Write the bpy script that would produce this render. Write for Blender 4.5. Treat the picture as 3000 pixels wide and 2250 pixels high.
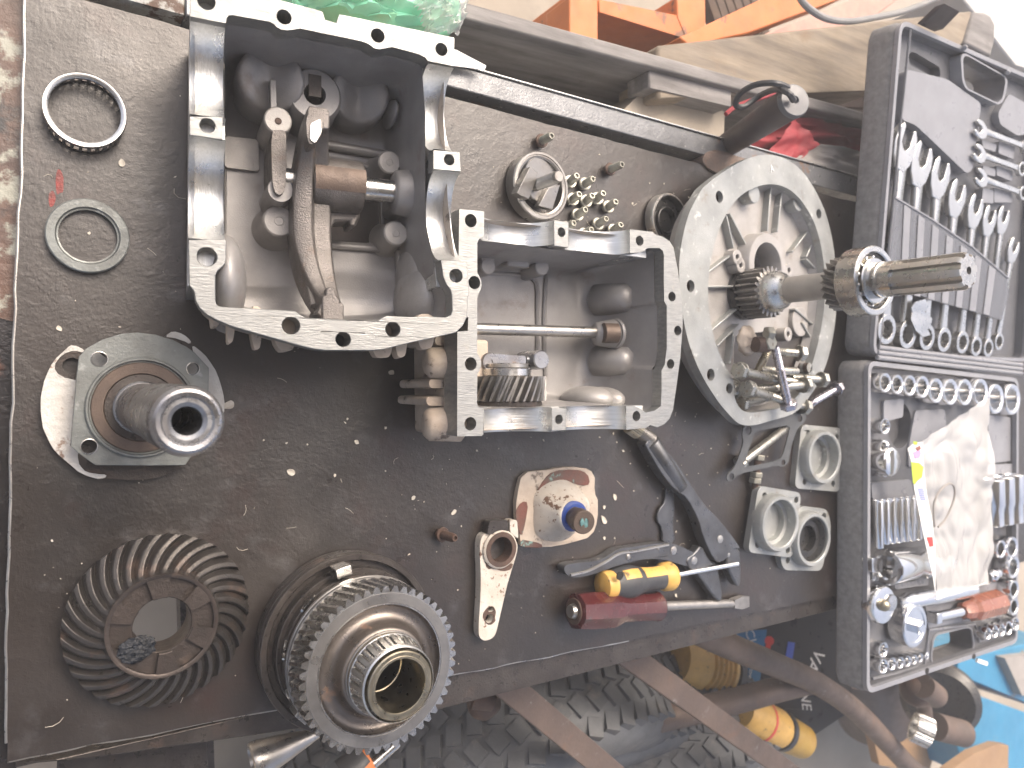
import bpy, math, random
from mathutils import Vector, Matrix, noise
from mathutils.geometry import tessellate_polygon
R = math.radians; PI = math.pi; rnd = random.Random(7)
for o in list(bpy.data.objects): bpy.data.objects.remove(o)
SC = bpy.context.scene; COL = SC.collection

# ------------------------------------------------------------ camera, world, sun, exposure
TILT = R(31.75); CAM = Vector((0, 0, .6)); FPX = 2170.0        # photo is 3000 x 2250
RIGHT = Vector((math.cos(TILT), 0, math.sin(TILT))); UP = Vector((0, 1, 0)); FWD = Vector((math.sin(TILT), 0, -math.cos(TILT)))
cd = bpy.data.cameras.new('camera'); cam = bpy.data.objects.new('camera', cd); COL.objects.link(cam); SC.camera = cam
cam.matrix_world = Matrix(((RIGHT.x, UP.x, -FWD.x, CAM.x), (RIGHT.y, UP.y, -FWD.y, CAM.y), (RIGHT.z, UP.z, -FWD.z, CAM.z), (0, 0, 0, 1)))
cd.sensor_width = 36; cd.lens = 36 * FPX / 3000; cd.clip_start = .02; cd.clip_end = 400
cd.dof.use_dof = True; cd.dof.focus_distance = .58; cd.dof.aperture_fstop = 9
SUN_EL = R(52); SUN_AZ = R(68)                                  # azimuth measured from +X towards +Y
w = bpy.data.worlds.new('World'); SC.world = w; w.use_nodes = True
nt = w.node_tree; bg = nt.nodes['Background']; sky = nt.nodes.new('ShaderNodeTexSky')
sky.sky_type = 'NISHITA'; sky.sun_disc = False; sky.sun_elevation = SUN_EL; sky.sun_rotation = PI / 2 - SUN_AZ
sky.air_density = 1.0; sky.dust_density = 9.0; sky.ozone_density = .4
nt.links.new(sky.outputs[0], bg.inputs[0]); bg.inputs[1].default_value = .15
sd = bpy.data.lights.new('sun', 'SUN'); sun = bpy.data.objects.new('sun', sd); COL.objects.link(sun)
sd.energy = .65; sd.angle = R(32); sd.color = (1, .965, .92)
sdir = Vector((math.cos(SUN_EL) * math.cos(SUN_AZ), math.cos(SUN_EL) * math.sin(SUN_AZ), math.sin(SUN_EL)))
sun.rotation_euler = sdir.to_track_quat('Z', 'Y').to_euler()
SC.view_settings.view_transform = 'Standard'; SC.view_settings.look = 'None'; SC.view_settings.exposure = 1.25; SC.view_settings.gamma = 1

# ------------------------------------------------------------ photo pixel -> place in the scene
def crop(ox, oy, s): return lambda x, y: (ox + x / s, oy + y / s)
F = crop(0, 0, .73733)
c1 = crop(0, 0, 2.765); c2 = crop(500, 0, 2.212); c3 = crop(500, 400, 2.212); c4 = crop(1300, 300, 2.765)
c5 = crop(1200, 600, 2.37); c6 = crop(1900, 400, 1.952)
d1 = crop(0, 900, 2.765); d2 = crop(0, 1400, 1.951); d3 = crop(700, 1500, 2.2125); d4 = crop(1300, 1200, 2.37)
d5 = crop(2000, 1000, 2.0733); d6 = crop(1300, 1750, 1.7015)
e1 = crop(1300, 0, 2.4578); e2 = crop(2000, 0, 2.212); e3 = crop(2450, 0, 2.7655); e4 = crop(2450, 500, 2.7655)
e5 = crop(2450, 1050, 3.0164); e6 = crop(2450, 1550, 2.371)
def ray(q): return RIGHT * ((q[0] - 1500) / FPX) + UP * ((1125 - q[1]) / FPX) + FWD
class Fr:
    def __init__(s, loc, rx=0, ry=0, rz=0):
        s.M = Matrix.Translation(Vector(loc)) @ Matrix.Rotation(R(rz), 4, 'Z') @ Matrix.Rotation(R(ry), 4, 'Y') @ Matrix.Rotation(R(rx), 4, 'X')
        s.I = s.M.inverted()
    def p(s, q, w=0):                       # where the sight line meets the local plane z = w
        o = s.I @ CAM; d = s.I.to_3x3() @ ray(q); t = (w - o.z) / d.z
        return (o.x + t * d.x, o.y + t * d.y)
    def p3(s, q, w=0):
        a = s.p(q, w); return Vector((a[0], a[1], w))
    def py(s, q, y):                        # where it meets the local plane y = const
        o = s.I @ CAM; d = s.I.to_3x3() @ ray(q); t = (y - o.y) / d.y
        return o + d * t
W0 = Fr((0, 0, 0))
def P(q, z=0): return W0.p3(q, z)
def PX(q, y): return W0.py(q, y)

# ------------------------------------------------------------ shapes: (verts, faces)
def join(*vfs):
    V, Fc = [], []
    for v, f in vfs:
        b = len(V); V += [tuple(x) for x in v]; Fc += [tuple(i + b for i in t) for t in f]
    return V, Fc
def xf(vf, m): return [tuple(m @ Vector(v)) for v in vf[0]], vf[1]
def mv(vf, x, y, z=0): return [(v[0] + x, v[1] + y, v[2] + z) for v in vf[0]], vf[1]
def zmap(m): return m if callable(m) else (lambda p: (p[0], p[1], m))
def prism(poly, z0, z1, holes=()):
    m0, m1 = zmap(z0), zmap(z1); loops = [list(poly)] + [list(h) for h in holes]
    tris = tessellate_polygon([[Vector((p[0], p[1], 0)) for p in l] for l in loops])
    flat = [p for l in loops for p in l]; n = len(flat)
    V = [m0(p) for p in flat] + [m1(p) for p in flat]
    Fc = [tuple(t) for t in tris] + [tuple(i + n for i in reversed(t)) for t in tris]
    b = 0
    for l in loops:
        k = len(l)
        for i in range(k):
            j = (i + 1) % k; Fc.append((b + i, b + j, b + j + n, b + i + n))
        b += k
    return V, Fc
def sheet(poly, z, holes=()):
    loops = [list(poly)] + [list(h) for h in holes]; m = zmap(z)
    tris = tessellate_polygon([[Vector((p[0], p[1], 0)) for p in l] for l in loops])
    return [m(p) for l in loops for p in l], [tuple(t) for t in tris]
def loft(rings, close=True, cap0=False, cap1=False):
    n = len(rings[0]); V = [tuple(p) for r in rings for p in r]; Fc = []
    for k in range(len(rings) - 1):
        for i in range(n if close else n - 1):
            j = (i + 1) % n; Fc.append((k * n + i, k * n + j, (k + 1) * n + j, (k + 1) * n + i))
    if cap0: Fc.append(tuple(range(n)))
    if cap1: Fc.append(tuple((len(rings) - 1) * n + i for i in range(n)))
    return V, Fc
def lathe(prof, n=48, closed=False):
    rings = [[(max(r, 1e-5) * math.cos(2 * PI * i / n), max(r, 1e-5) * math.sin(2 * PI * i / n), z) for i in range(n)] for r, z in prof]
    if closed: rings.append(rings[0])
    V, Fc = loft(rings)
    return V, Fc
def ring(ro, ri, z0, z1, n=48, ch=.0006):
    return lathe([(ri, z0), (ro - ch, z0), (ro, z0 + ch), (ro, z1 - ch), (ro - ch, z1), (ri + ch, z1), (ri, z1 - ch)], n, True)
def disc(r, z0, z1, n=40, ch=.0006): return lathe([(0, z0), (r - ch, z0), (r, z0 + ch), (r, z1 - ch), (r - ch, z1), (0, z1)], n)
def box(x0, x1, y0, y1, z0, z1):
    V = [(x, y, z) for z in (z0, z1) for x, y in ((x0, y0), (x1, y0), (x1, y1), (x0, y1))]
    return V, [(0, 3, 2, 1), (4, 5, 6, 7), (0, 1, 5, 4), (1, 2, 6, 5), (2, 3, 7, 6), (3, 0, 4, 7)]
def frame_to(p1, p2, roll=None):
    p1, p2 = Vector(p1), Vector(p2); z = (p2 - p1).normalized(); up = Vector((0, 0, 1)) if abs(z.z) < .95 else Vector((1, 0, 0))
    x = up.cross(z).normalized(); y = z.cross(x)
    return Matrix(((x.x, y.x, z.x, p1.x), (x.y, y.y, z.y, p1.y), (x.z, y.z, z.z, p1.z), (0, 0, 0, 1))), (p2 - p1).length
def rod(p1, p2, r1, r2=None, n=16, ch=.0004):
    m, L = frame_to(p1, p2); r2 = r1 if r2 is None else r2
    return xf(lathe([(0, 0), (r1 - ch, 0), (r1, ch), (r2, L - ch), (r2 - ch, L), (0, L)], n), m)
def lrod(p1, p2, prof, n=24):              # prof in (radius, metres along)
    m, L = frame_to(p1, p2); return xf(lathe(prof, n), m), L
def bar(p1, p2, wd, ht):                   # box beam: wd sideways, ht up
    m, L = frame_to(p1, p2); return xf(box(-wd / 2, wd / 2, -ht / 2, ht / 2, 0, L), m)
def tube(path, r, n=8, closed=False):
    path = [Vector(p) for p in path]; N = len(path); rings = []; up = Vector((0, 0, 1))
    rr = r if callable(r) else (lambda t: r)
    prev = None
    for i, p in enumerate(path):
        a = path[(i - 1) % N] if (i > 0 or closed) else p; b = path[(i + 1) % N] if (i < N - 1 or closed) else p
        t = (b - a).normalized()
        if prev is None: x = (up if abs(t.z) < .9 else Vector((1, 0, 0))).cross(t).normalized()
        else: x = (prev - t * prev.dot(t)).normalized()
        prev = x; y = t.cross(x); q = rr(i / max(1, N - 1))
        rings.append([p + (x * math.cos(2 * PI * k / n) + y * math.sin(2 * PI * k / n)) * q for k in range(n)])
    if closed: rings.append(rings[0]); return loft(rings)
    return loft(rings, True, True, True)
def ball(c, rx, ry=None, rz=None, n=20, m=12):
    ry = rx if ry is None else ry; rz = rx if rz is None else rz
    pr = [(math.sin(PI * i / m), -math.cos(PI * i / m)) for i in range(m + 1)]
    v, f = lathe(pr, n); return [(c[0] + x * rx, c[1] + y * ry, c[2] + z * rz) for x, y, z in v], f
def circ(c, r, n=24, ph=0, ry=None):
    ry = r if ry is None else ry
    return [(c[0] + r * math.cos(2 * PI * i / n + ph), c[1] + ry * math.sin(2 * PI * i / n + ph)) for i in range(n)]
def chaikin(pts, k=2):
    for _ in range(k):
        q = []
        for i in range(len(pts)):
            a, b = pts[i], pts[(i + 1) % len(pts)]
            q += [(a[0] * .75 + b[0] * .25, a[1] * .75 + b[1] * .25), (a[0] * .25 + b[0] * .75, a[1] * .25 + b[1] * .75)]
        pts = q
    return pts
def spline(pts, k=8, closed=False):        # Catmull-Rom through the points
    pts = [Vector(p) for p in pts]; n = len(pts); out = []
    for i in range(n if closed else n - 1):
        g = lambda j: pts[j % n] if closed else pts[min(max(j, 0), n - 1)]
        a, b, c, d = g(i - 1), g(i), g(i + 1), g(i + 2)
        for s in range(k):
            t = s / k
            out.append(.5 * ((2 * b) + (c - a) * t + (2 * a - 5 * b + 4 * c - d) * t * t + (3 * b - a - 3 * c + d) * t ** 3))
    if not closed: out.append(pts[-1])
    return out
def roundpoly(pts, d, n=5):
    out = []; N = len(pts)
    for i in range(N):
        b = Vector(pts[i][:2]); a = Vector(pts[i - 1][:2]); c = Vector(pts[(i + 1) % N][:2])
        da = min(d, .48 * (a - b).length); dc = min(d, .48 * (c - b).length)
        p = b + (a - b).normalized() * da; q = b + (c - b).normalized() * dc
        for k in range(n + 1):
            t = k / n; out.append(tuple(p * (1 - t) ** 2 + b * 2 * t * (1 - t) + q * t * t))
    return out
def scale2(pts, s, c=None, sy=None):
    c = c or (sum(p[0] for p in pts) / len(pts), sum(p[1] for p in pts) / len(pts)); sy = s if sy is None else sy
    return [(c[0] + (p[0] - c[0]) * s, c[1] + (p[1] - c[1]) * sy) for p in pts]
def inset(pts, d):                          # polygon moved inwards by d
    N = len(pts); A = sum(pts[i][0] * pts[(i + 1) % N][1] - pts[(i + 1) % N][0] * pts[i][1] for i in range(N)); s = 1 if A > 0 else -1; out = []
    for i in range(N):
        a, b, c = Vector(pts[i - 1][:2]), Vector(pts[i][:2]), Vector(pts[(i + 1) % N][:2])
        e, f = (b - a), (c - b)
        if e.length < 1e-9: e = f
        if f.length < 1e-9: f = e
        e.normalize(); f.normalize()
        nn = Vector((-(e.y + f.y), e.x + f.x)); k = nn.length
        nn = nn / k if k > .3 else Vector((-e.y, e.x))
        out.append((b.x + s * nn.x * d, b.y + s * nn.y * d))
    return out
def at3(pts, z): return [(p[0], p[1], z) for p in pts]
def gear(n, rr, rt, z0, z1, bore, helix=0, seg=4, tip=.26, root=.36, fillet=.0):
    prof = []
    for i in range(n):
        b = 2 * PI / n
        for f, r in ((-root, rr), (-tip * .95, (rr + rt) / 2 + (rt - rr) * .1), (-tip * .55, rt), (tip * .55, rt), (tip * .95, (rr + rt) / 2 + (rt - rr) * .1), (root, rr)):
            prof.append((r, b * (i + f)))
    rings = []
    for k in range(seg + 1):
        z = z0 + (z1 - z0) * k / seg; tw = helix * k / seg
        rings.append([(r * math.cos(a + tw), r * math.sin(a + tw), z) for r, a in prof])
    out = [loft(rings)]
    for k, z in ((0, z0), (seg, z1)):
        hol = [circ((0, 0), bore, 48)] if bore else []
        out.append(sheet([(p[0], p[1]) for p in rings[k]], z, hol))
    if bore: out.append(loft([at3(circ((0, 0), bore, 48), z0), at3(circ((0, 0), bore, 48), z1)]))
    return join(*out)
def rough_vf(vf, amp, sc, seed=0):
    out = []
    for v in vf[0]:
        p = Vector(v) * sc + Vector((seed, seed * 1.7, seed * .3)); d = noise.noise_vector(p)
        out.append((v[0] + d.x * amp, v[1] + d.y * amp, v[2] + d.z * amp))
    return out, vf[1]

# ------------------------------------------------------------ materials
def mat(name, c, c2=None, rough=.5, met=0., ns=40., bump=.15, bs=300., patch=None, patch2=None, rv=.12, stretch=None, coat=0., trans=0., spec=.5, lo=.33, hi=.67, alpha=1.):
    m = bpy.data.materials.new(name); m.use_nodes = True; t = m.node_tree; N, L = t.nodes, t.links; b = N['Principled BSDF']
    tc = N.new('ShaderNodeTexCoord'); src = tc.outputs['Object']
    def nz(scale, detail=6, rg=.6, vec=None):
        x = N.new('ShaderNodeTexNoise'); x.inputs['Scale'].default_value = scale; x.inputs['Detail'].default_value = detail; x.inputs['Roughness'].default_value = rg
        L.new(vec or src, x.inputs['Vector']); return x.outputs[0]
    def ramp(v, a, bb):
        x = N.new('ShaderNodeMapRange'); x.inputs[1].default_value = a; x.inputs[2].default_value = bb; L.new(v, x.inputs[0]); return x.outputs[0]
    def mix(f, A, B):
        x = N.new('ShaderNodeMix'); x.data_type = 'RGBA'; L.new(f, x.inputs['Factor'])
        for s, v in ((6, A), (7, B)):
            if isinstance(v, tuple): x.inputs[s].default_value = (*v, 1)
            else: L.new(v, x.inputs[s])
        return x.outputs[2]
    vec = None
    if stretch:
        mp = N.new('ShaderNodeMapping'); mp.inputs['Scale'].default_value = stretch; L.new(src, mp.inputs[0]); vec = mp.outputs[0]
    n1 = nz(.45, 6, .6, vec) if stretch else nz(ns); col = mix(ramp(n1, lo, hi), c, c2 or tuple(x * .8 for x in c))
    rs = None
    for k, pt in enumerate((patch, patch2)):
        if pt:
            pc, psc, th, sh = (*pt, .04)[:4]; th = .5 + (th - .5) * .58
            f = ramp(nz(psc, 8, .65), th, th + sh); col = mix(f, col, pc); rs = f if rs is None else rs
            if met > 0:
                q = N.new('ShaderNodeMath'); q.operation = 'MULTIPLY_ADD'; L.new(f, q.inputs[0]); q.inputs[1].default_value = -met; q.inputs[2].default_value = met
                L.new(q.outputs[0], b.inputs['Metallic'])
    L.new(col, b.inputs['Base Color'])
    if not (met > 0 and rs is not None): b.inputs['Metallic'].default_value = met
    rr = N.new('ShaderNodeMapRange'); rr.inputs[1].default_value = .3; rr.inputs[2].default_value = .7; rr.inputs[3].default_value = max(.03, rough - rv); rr.inputs[4].default_value = min(1, rough + rv)
    L.new(nz(ns * 2.3, 5), rr.inputs[0]); L.new(rr.outputs[0], b.inputs['Roughness'])
    b.inputs['Coat Weight'].default_value = coat; b.inputs['Coat Roughness'].default_value = .15
    b.inputs['Transmission Weight'].default_value = trans; b.inputs['Specular IOR Level'].default_value = spec; b.inputs['Alpha'].default_value = alpha
    if bump:
        bp = N.new('ShaderNodeBump'); bp.inputs['Strength'].default_value = bump; bp.inputs['Distance'].default_value = .0012
        L.new(nz(bs, 5, .6, vec), bp.inputs['Height']); L.new(bp.outputs[0], b.inputs['Normal'])
    return m
def flat(name, c, rough=.5, met=0., spec=.5):
    m = bpy.data.materials.new(name); m.use_nodes = True; b = m.node_tree.nodes['Principled BSDF']
    b.inputs['Base Color'].default_value = (*c, 1); b.inputs['Roughness'].default_value = rough; b.inputs['Metallic'].default_value = met; b.inputs['Specular IOR Level'].default_value = spec
    return m
MA = {}
MA['mach'] = mat('machined_aluminium', (.335, .34, .335), (.25, .255, .25), .47, .8, 30, .25, 1, patch=((.30, .29, .27), 120, .66, .1), stretch=(180, 900, 300))
MA['bore'] = mat('turned_aluminium', (.72, .73, .73), (.60, .61, .60), .34, .9, 25, .3, 1, patch=((.40, .32, .26), 40, .76, .15), stretch=(900, 40, 900))
MA['borex'] = mat('turned_aluminium_across', (.72, .73, .73), (.60, .61, .60), .34, .9, 25, .3, 1, patch=((.42, .36, .3), 40, .78, .15), stretch=(40, 900, 40))
MA['cast'] = mat('cast_aluminium', (.31, .30, .295), (.235, .225, .22), .42, .3, 22, .22, 900, patch=((.15, .10, .08), 26, .64, .2), coat=.12)
MA['castl'] = mat('cast_aluminium_pale', (.42, .405, .39), (.32, .305, .29), .48, .35, 30, .3, 600, patch=((.2, .15, .11), 40, .66, .2))
MA['oldalu'] = mat('weathered_aluminium', (.40, .41, .40), (.28, .29, .285), .46, .5, 24, .3, 500, patch=((.22, .18, .13), 40, .66, .15), patch2=((.55, .56, .54), 70, .68, .08))
MA['cream'] = mat('cream_paint', (.52, .45, .37), (.38, .31, .25), .48, 0, 40, .35, 260, patch=((.12, .09, .07), 50, .66, .06))
MA['white'] = mat('white_paint', (.54, .51, .46), (.44, .39, .33), .48, 0, 45, .3, 220, patch=((.13, .075, .05), 50, .665, .02), patch2=((.2, .13, .09), 210, .69, .02))
MA['thickwhite'] = mat('thick_white_paint', (.56, .55, .52), (.44, .42, .39), .5, 0, 60, 1.0, 170, patch=((.22, .15, .11), 70, .69, .06))
MA['steel'] = mat('steel', (.46, .45, .43), (.36, .34, .32), .34, .9, 50, .12, 700, patch=((.22, .15, .1), 60, .72, .1))
MA['steelb'] = mat('bright_steel', (.60, .595, .58), (.48, .475, .46), .25, 1, 40, .06, 700)
MA['blued'] = mat('blued_steel', (.30, .31, .33), (.2, .19, .19), .3, .9, 45, .12, 600, patch=((.2, .12, .07), 40, .68, .15))
MA['plate'] = mat('phosphated_plate', (.20, .215, .21), (.13, .135, .13), .42, .55, 40, .2, 500, patch=((.34, .36, .35), 60, .68, .1))
MA['dark'] = mat('dark_oily_steel', (.085, .075, .068), (.05, .043, .04), .34, .6, 45, .3, 500, patch=((.10, .06, .042), 40, .64, .25))
MA['gearst'] = mat('gear_steel', (.30, .291, .28), (.215, .206, .197), .36, .85, 35, .12, 500, patch=((.16, .115, .085), 40, .68, .15))
MA['fork'] = mat('forged_steel', (.19, .175, .165), (.12, .11, .102), .38, .65, 45, .55, 900, patch=((.15, .10, .075), 45, .64, .15))
MA['rust'] = mat('rusty_steel', (.10, .058, .042), (.055, .037, .03), .6, .2, 50, .5, 300, patch=((.14, .075, .048), 70, .66, .2))
MA['rustpipe'] = mat('rusty_pipe', (.145, .105, .085), (.095, .07, .06), .6, .2, 18, .35, 250, patch=((.19, .105, .065), 22, .64, .2), patch2=((.22, .21, .2), 60, .70, .1))
MA['brown'] = mat('brown_ring', (.118, .085, .066), (.082, .061, .05), .5, .35, 60, .3, 700)
MA['zinc'] = mat('zinc_plated', (.36, .352, .305), (.25, .243, .21), .40, .5, 90, .1, 700, patch=((.2, .15, .09), 120, .68, .15))
MA['zincl'] = mat('bright_zinc', (.42, .41, .37), (.31, .30, .27), .32, .8, 90, .1, 700, patch=((.2, .15, .09), 120, .70, .12))
MA['zincv'] = mat('zinc_violet', (.55, .53, .58), (.42, .40, .42), .25, .95, 90, .1, 700)
MA['chrome'] = mat('chrome', (.80, .80, .80), (.74, .74, .74), .13, 1, 60, .03, 500, rv=.05)
MA['satin'] = mat('satin_chrome', (.60, .60, .59), (.52, .52, .51), .3, 1, 60, .05, 800, rv=.06)
MA['rubber'] = mat('black_rubber', (.022, .021, .02), (.014, .014, .014), .33, 0, 60, .1, 500)
MA['tyre'] = mat('tyre_rubber', (.115, .12, .127), (.075, .078, .083), .55, 0, 20, .4, 200, patch=((.2, .18, .16), 22, .64, .15))
MA['case'] = mat('case_plastic', (.125, .128, .138), (.10, .102, .112), .38, 0, 30, .15, 1500)
MA['casegr'] = mat('case_grained', (.25, .248, .248), (.16, .158, .158), .6, 0, 120, 1.0, 1300)
MA['casel'] = mat('case_pale_plastic', (.25, .255, .277), (.21, .215, .235), .36, 0, 30, .1, 1500)
MA['gask'] = mat('gasket_grey', (.10, .105, .108), (.075, .078, .08), .42, .3, 60, .15, 500)
MA['blacksteel'] = mat('blacked_pliers', (.135, .14, .15), (.085, .087, .092), .36, .75, 45, .15, 500, patch=((.22, .21, .2), 50, .70, .15))
MA['yellow'] = mat('yellow_plastic', (.68, .42, .11), (.56, .33, .08), .42, 0, 60, .1, 400, patch=((.14, .09, .04), 70, .68, .06))
MA['blackgrip'] = mat('black_grip', (.05, .052, .056), (.035, .036, .04), .5, 0, 60, .2, 600)
MA['redplast'] = mat('red_plastic', (.075, .011, .012), (.045, .009, .009), .2, 0, 45, .1, 300, patch=((.05, .03, .03), 60, .68, .06), coat=.5)
MA['amber'] = mat('amber_plastic', (.30, .105, .055), (.22, .075, .045), .22, 0, 40, .05, 300, coat=.5)
MA['oldblade'] = mat('worn_blade', (.40, .38, .36), (.28, .27, .26), .42, .8, 80, .2, 400)
MA['woodg'] = mat('weathered_board', (.27, .255, .245), (.10, .093, .09), .75, 0, 22, .8, 1, stretch=(18, 140, 140), lo=.3, hi=.7, patch=((.12, .11, .1), 20, .66, .15))
MA['woodd'] = mat('dark_board', (.115, .075, .05), (.075, .048, .034), .8, 0, 20, .4, 1, stretch=(14, 120, 120))
MA['timber'] = mat('tan_timber', (.27, .22, .162), (.14, .113, .086), .7, 0, 14, .5, 1, stretch=(20, 160, 160), patch=((.2, .14, .09), 14, .68, .12))
MA['orange'] = mat('orange_paint', (.58, .185, .05), (.48, .145, .042), .5, 0, 30, .15, 150, patch=((.2, .1, .06), 20, .69, .03))
MA['concrete'] = mat('concrete', (.40, .35, .285), (.30, .26, .21), .85, 0, 5, .5, 60, patch=((.2, .17, .14), 4, .66, .15))
MA['redcloth'] = mat('red_cloth', (.30, .03, .04), (.22, .022, .03), .7, 0, 20, .2, 900)
MA['greycloth'] = mat('grey_cloth', (.33, .31, .29), (.26, .24, .225), .8, 0, 20, .2, 900)
MA['handle'] = mat('dark_handle', (.075, .06, .058), (.06, .048, .046), .45, 0, 30, .05, 500)
MA['blue'] = mat('blue_sheet', (.035, .23, .40), (.03, .19, .34), .45, 0, 12, .15, 60, patch=((.22, .2, .17), 16, .71, .06))
MA['card'] = mat('cardboard', (.33, .21, .115), (.26, .16, .09), .8, 0, 12, .3, 120)
MA['copper'] = mat('brassy_ring', (.40, .36, .27), (.31, .27, .2), .34, 1, 60, .05, 400)
MA['ledge'] = mat('mottled_old_paint', (.115, .058, .036), (.06, .034, .025), .5, 0, 25, .9, 200, patch=((.30, .30, .25), 40, .50, .07), patch2=((.02, .018, .018), 22, .54, .1), coat=.4)
MA['rail'] = mat('grey_steel_rail', (.19, .195, .205), (.13, .133, .14), .36, .5, 30, .35, 350, patch=((.22, .11, .055), 9, .69, .05), patch2=((.5, .5, .48), 260, .74, .02))
MA['railold'] = mat('rail_paint_remains', (.40, .42, .42), (.22, .2, .17), .6, 0, 60, .6, 250, patch=((.08, .045, .03), 45, .57, .05))
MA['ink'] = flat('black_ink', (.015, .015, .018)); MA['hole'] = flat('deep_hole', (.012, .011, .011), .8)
MA['bluepaint'] = flat('blue_paint', (.02, .05, .22), .4); MA['print_white'] = flat('white_print', (.75, .75, .74), .5)
MA['print_green'] = flat('green_print', (.45, .62, .04), .4); MA['print_red'] = flat('red_print', (.62, .05, .04), .4)
MA['print_pink'] = flat('pink_print', (.65, .3, .5), .4); MA['print_blue'] = flat('blue_print', (.07, .12, .5), .4); MA['teal'] = flat('teal_paint', (.09, .19, .19), .5)
MA['blk'] = mat('black_label', (.03, .032, .038), (.024, .026, .03), .35, 0, 20, .05, 200)
MA['labelblue'] = mat('blue_label', (.04, .2, .42), (.04, .17, .36), .35, 0, 20, .05, 200)
MA['redpaint'] = mat('red_paint_smear', (.26, .03, .025), (.13, .03, .025), .5, 0, 120, .4, 400)
MA['chip'] = mat('paint_chip', (.62, .58, .50), (.40, .35, .29), .6, 0, 90, .2, 300)
# table top: scaly oily plate
def table_mat():
    m = mat('scaly_bench_plate', (.027, .0192, .0155), (.013, .0098, .0083), .37, .2, 7, .14, 420, patch=((.034, .016, .0125), 11, .57, .2), patch2=((.060, .056, .057), 24, .60, .2), rv=.13, spec=.7)
    N, L = m.node_tree.nodes, m.node_tree.links; b = N['Principled BSDF']
    bp = [n for n in N if n.type == 'BUMP'][0]; tc = [n for n in N if n.type == 'TEX_COORD'][0]
    prev = bp.outputs[0]
    for sc_, dist, a0, a1, st_ in ((26, .0008, .50, .56, .12), (120, .0008, .45, .75, .17)):
        n2 = N.new('ShaderNodeTexNoise'); n2.inputs['Scale'].default_value = sc_; n2.inputs['Detail'].default_value = 9; n2.inputs['Roughness'].default_value = .62; L.new(tc.outputs['Object'], n2.inputs['Vector'])
        v = N.new('ShaderNodeMapRange'); v.inputs[1].default_value = a0; v.inputs[2].default_value = a1; L.new(n2.outputs[0], v.inputs[0])
        b2 = N.new('ShaderNodeBump'); b2.inputs['Strength'].default_value = st_; b2.inputs['Distance'].default_value = dist
        L.new(v.outputs[0], b2.inputs['Height']); L.new(prev, b2.inputs['Normal']); prev = b2.outputs[0]
    L.new(prev, b.inputs['Normal']); b.inputs['Coat Weight'].default_value = .35; b.inputs['Coat Roughness'].default_value = .40; b.inputs['Coat IOR'].default_value = 1.6; L.new(prev, b.inputs['Coat Normal'])
    return m
MA['table'] = table_mat()
def film(name, c, tr=.5, rough=.15):
    m = bpy.data.materials.new(name); m.use_nodes = True; t = m.node_tree; b = t.nodes['Principled BSDF']
    b.inputs['Base Color'].default_value = (*c, 1); b.inputs['Roughness'].default_value = rough; b.inputs['Alpha'].default_value = 1 - tr
    b.inputs['Specular IOR Level'].default_value = .8
    n = t.nodes.new('ShaderNodeTexNoise'); n.inputs['Scale'].default_value = 60; n.inputs['Detail'].default_value = 4; tc = t.nodes.new('ShaderNodeTexCoord'); t.links.new(tc.outputs['Object'], n.inputs['Vector'])
    bp = t.nodes.new('ShaderNodeBump'); bp.inputs['Strength'].default_value = .25; bp.inputs['Distance'].default_value = .003; t.links.new(n.outputs[0], bp.inputs['Height']); t.links.new(bp.outputs[0], b.inputs['Normal'])
    return m
MA['clearbag'] = film('clear_plastic_film', (.82, .81, .79), .55, .12); MA['greenbag'] = film('green_plastic_film', (.32, .78, .58), .35, .2); MA['smoke'] = film('smoked_plastic', (.14, .145, .16), .25, .2)

# ------------------------------------------------------------ objects
def mk(name, vf, m, parent=None, smooth=35, bevel=0, fr=None, kind=None, label=None):
    me = bpy.data.meshes.new(name); me.from_pydata([tuple(v) for v in vf[0]], [], vf[1])
    import bmesh
    bm = bmesh.new(); bm.from_mesh(me); bmesh.ops.remove_doubles(bm, verts=bm.verts, dist=1e-6); bmesh.ops.recalc_face_normals(bm, faces=bm.faces); bm.to_mesh(me); bm.free()
    me.polygons.foreach_set('use_smooth', [True] * len(me.polygons)); me.set_sharp_from_angle(angle=R(smooth))
    if m: me.materials.append(MA[m] if isinstance(m, str) else m)
    o = bpy.data.objects.new(name, me); COL.objects.link(o)
    if parent: o.parent = parent
    if fr: o.matrix_world = fr.M
    if bevel:
        b = o.modifiers.new('bevel', 'BEVEL'); b.width = bevel; b.segments = 2; b.limit_method = 'ANGLE'; b.angle_limit = R(40)
    if kind: o['kind'] = kind
    if label: o['label'] = label
    return o
def tag(o, label, cat, group=None):
    o['label'] = label; o['category'] = cat
    if group: o['group'] = group
    return o
def thing(name, label, cat, fr=None, group=None):
    o = bpy.data.objects.new(name, None); COL.objects.link(o); o.empty_display_size = .02
    if fr: o.matrix_world = fr.M
    return tag(o, label, cat, group)
def solo(name, vf, m, label, cat, fr=None, group=None, **k): return tag(mk(name, vf, m, None, fr=fr, **k), label, cat, group)
def dup(root, fr, label, group=None):
    r = root.copy(); COL.objects.link(r); r.matrix_world = fr.M; r['label'] = label
    if group: r['group'] = group
    for ch in list(root.children):
        c = ch.copy(); COL.objects.link(c); c.parent = r
        for g in list(ch.children):
            d = g.copy(); COL.objects.link(d); d.parent = c
    return r
ORD = ['first', 'second', 'third', 'fourth', 'fifth', 'sixth', 'seventh', 'eighth', 'ninth', 'tenth', 'eleventh', 'twelfth']
# ============================================================ the setting
def ext(a, b, k): a, b = Vector(a), Vector(b); return tuple(b + (b - a) * k)
ground = mk('ground', ([(-9, -9, -.72), (9, -9, -.72), (9, 9, -.72), (-9, 9, -.72)], [(0, 1, 2, 3)]), 'concrete', kind='structure')
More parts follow.
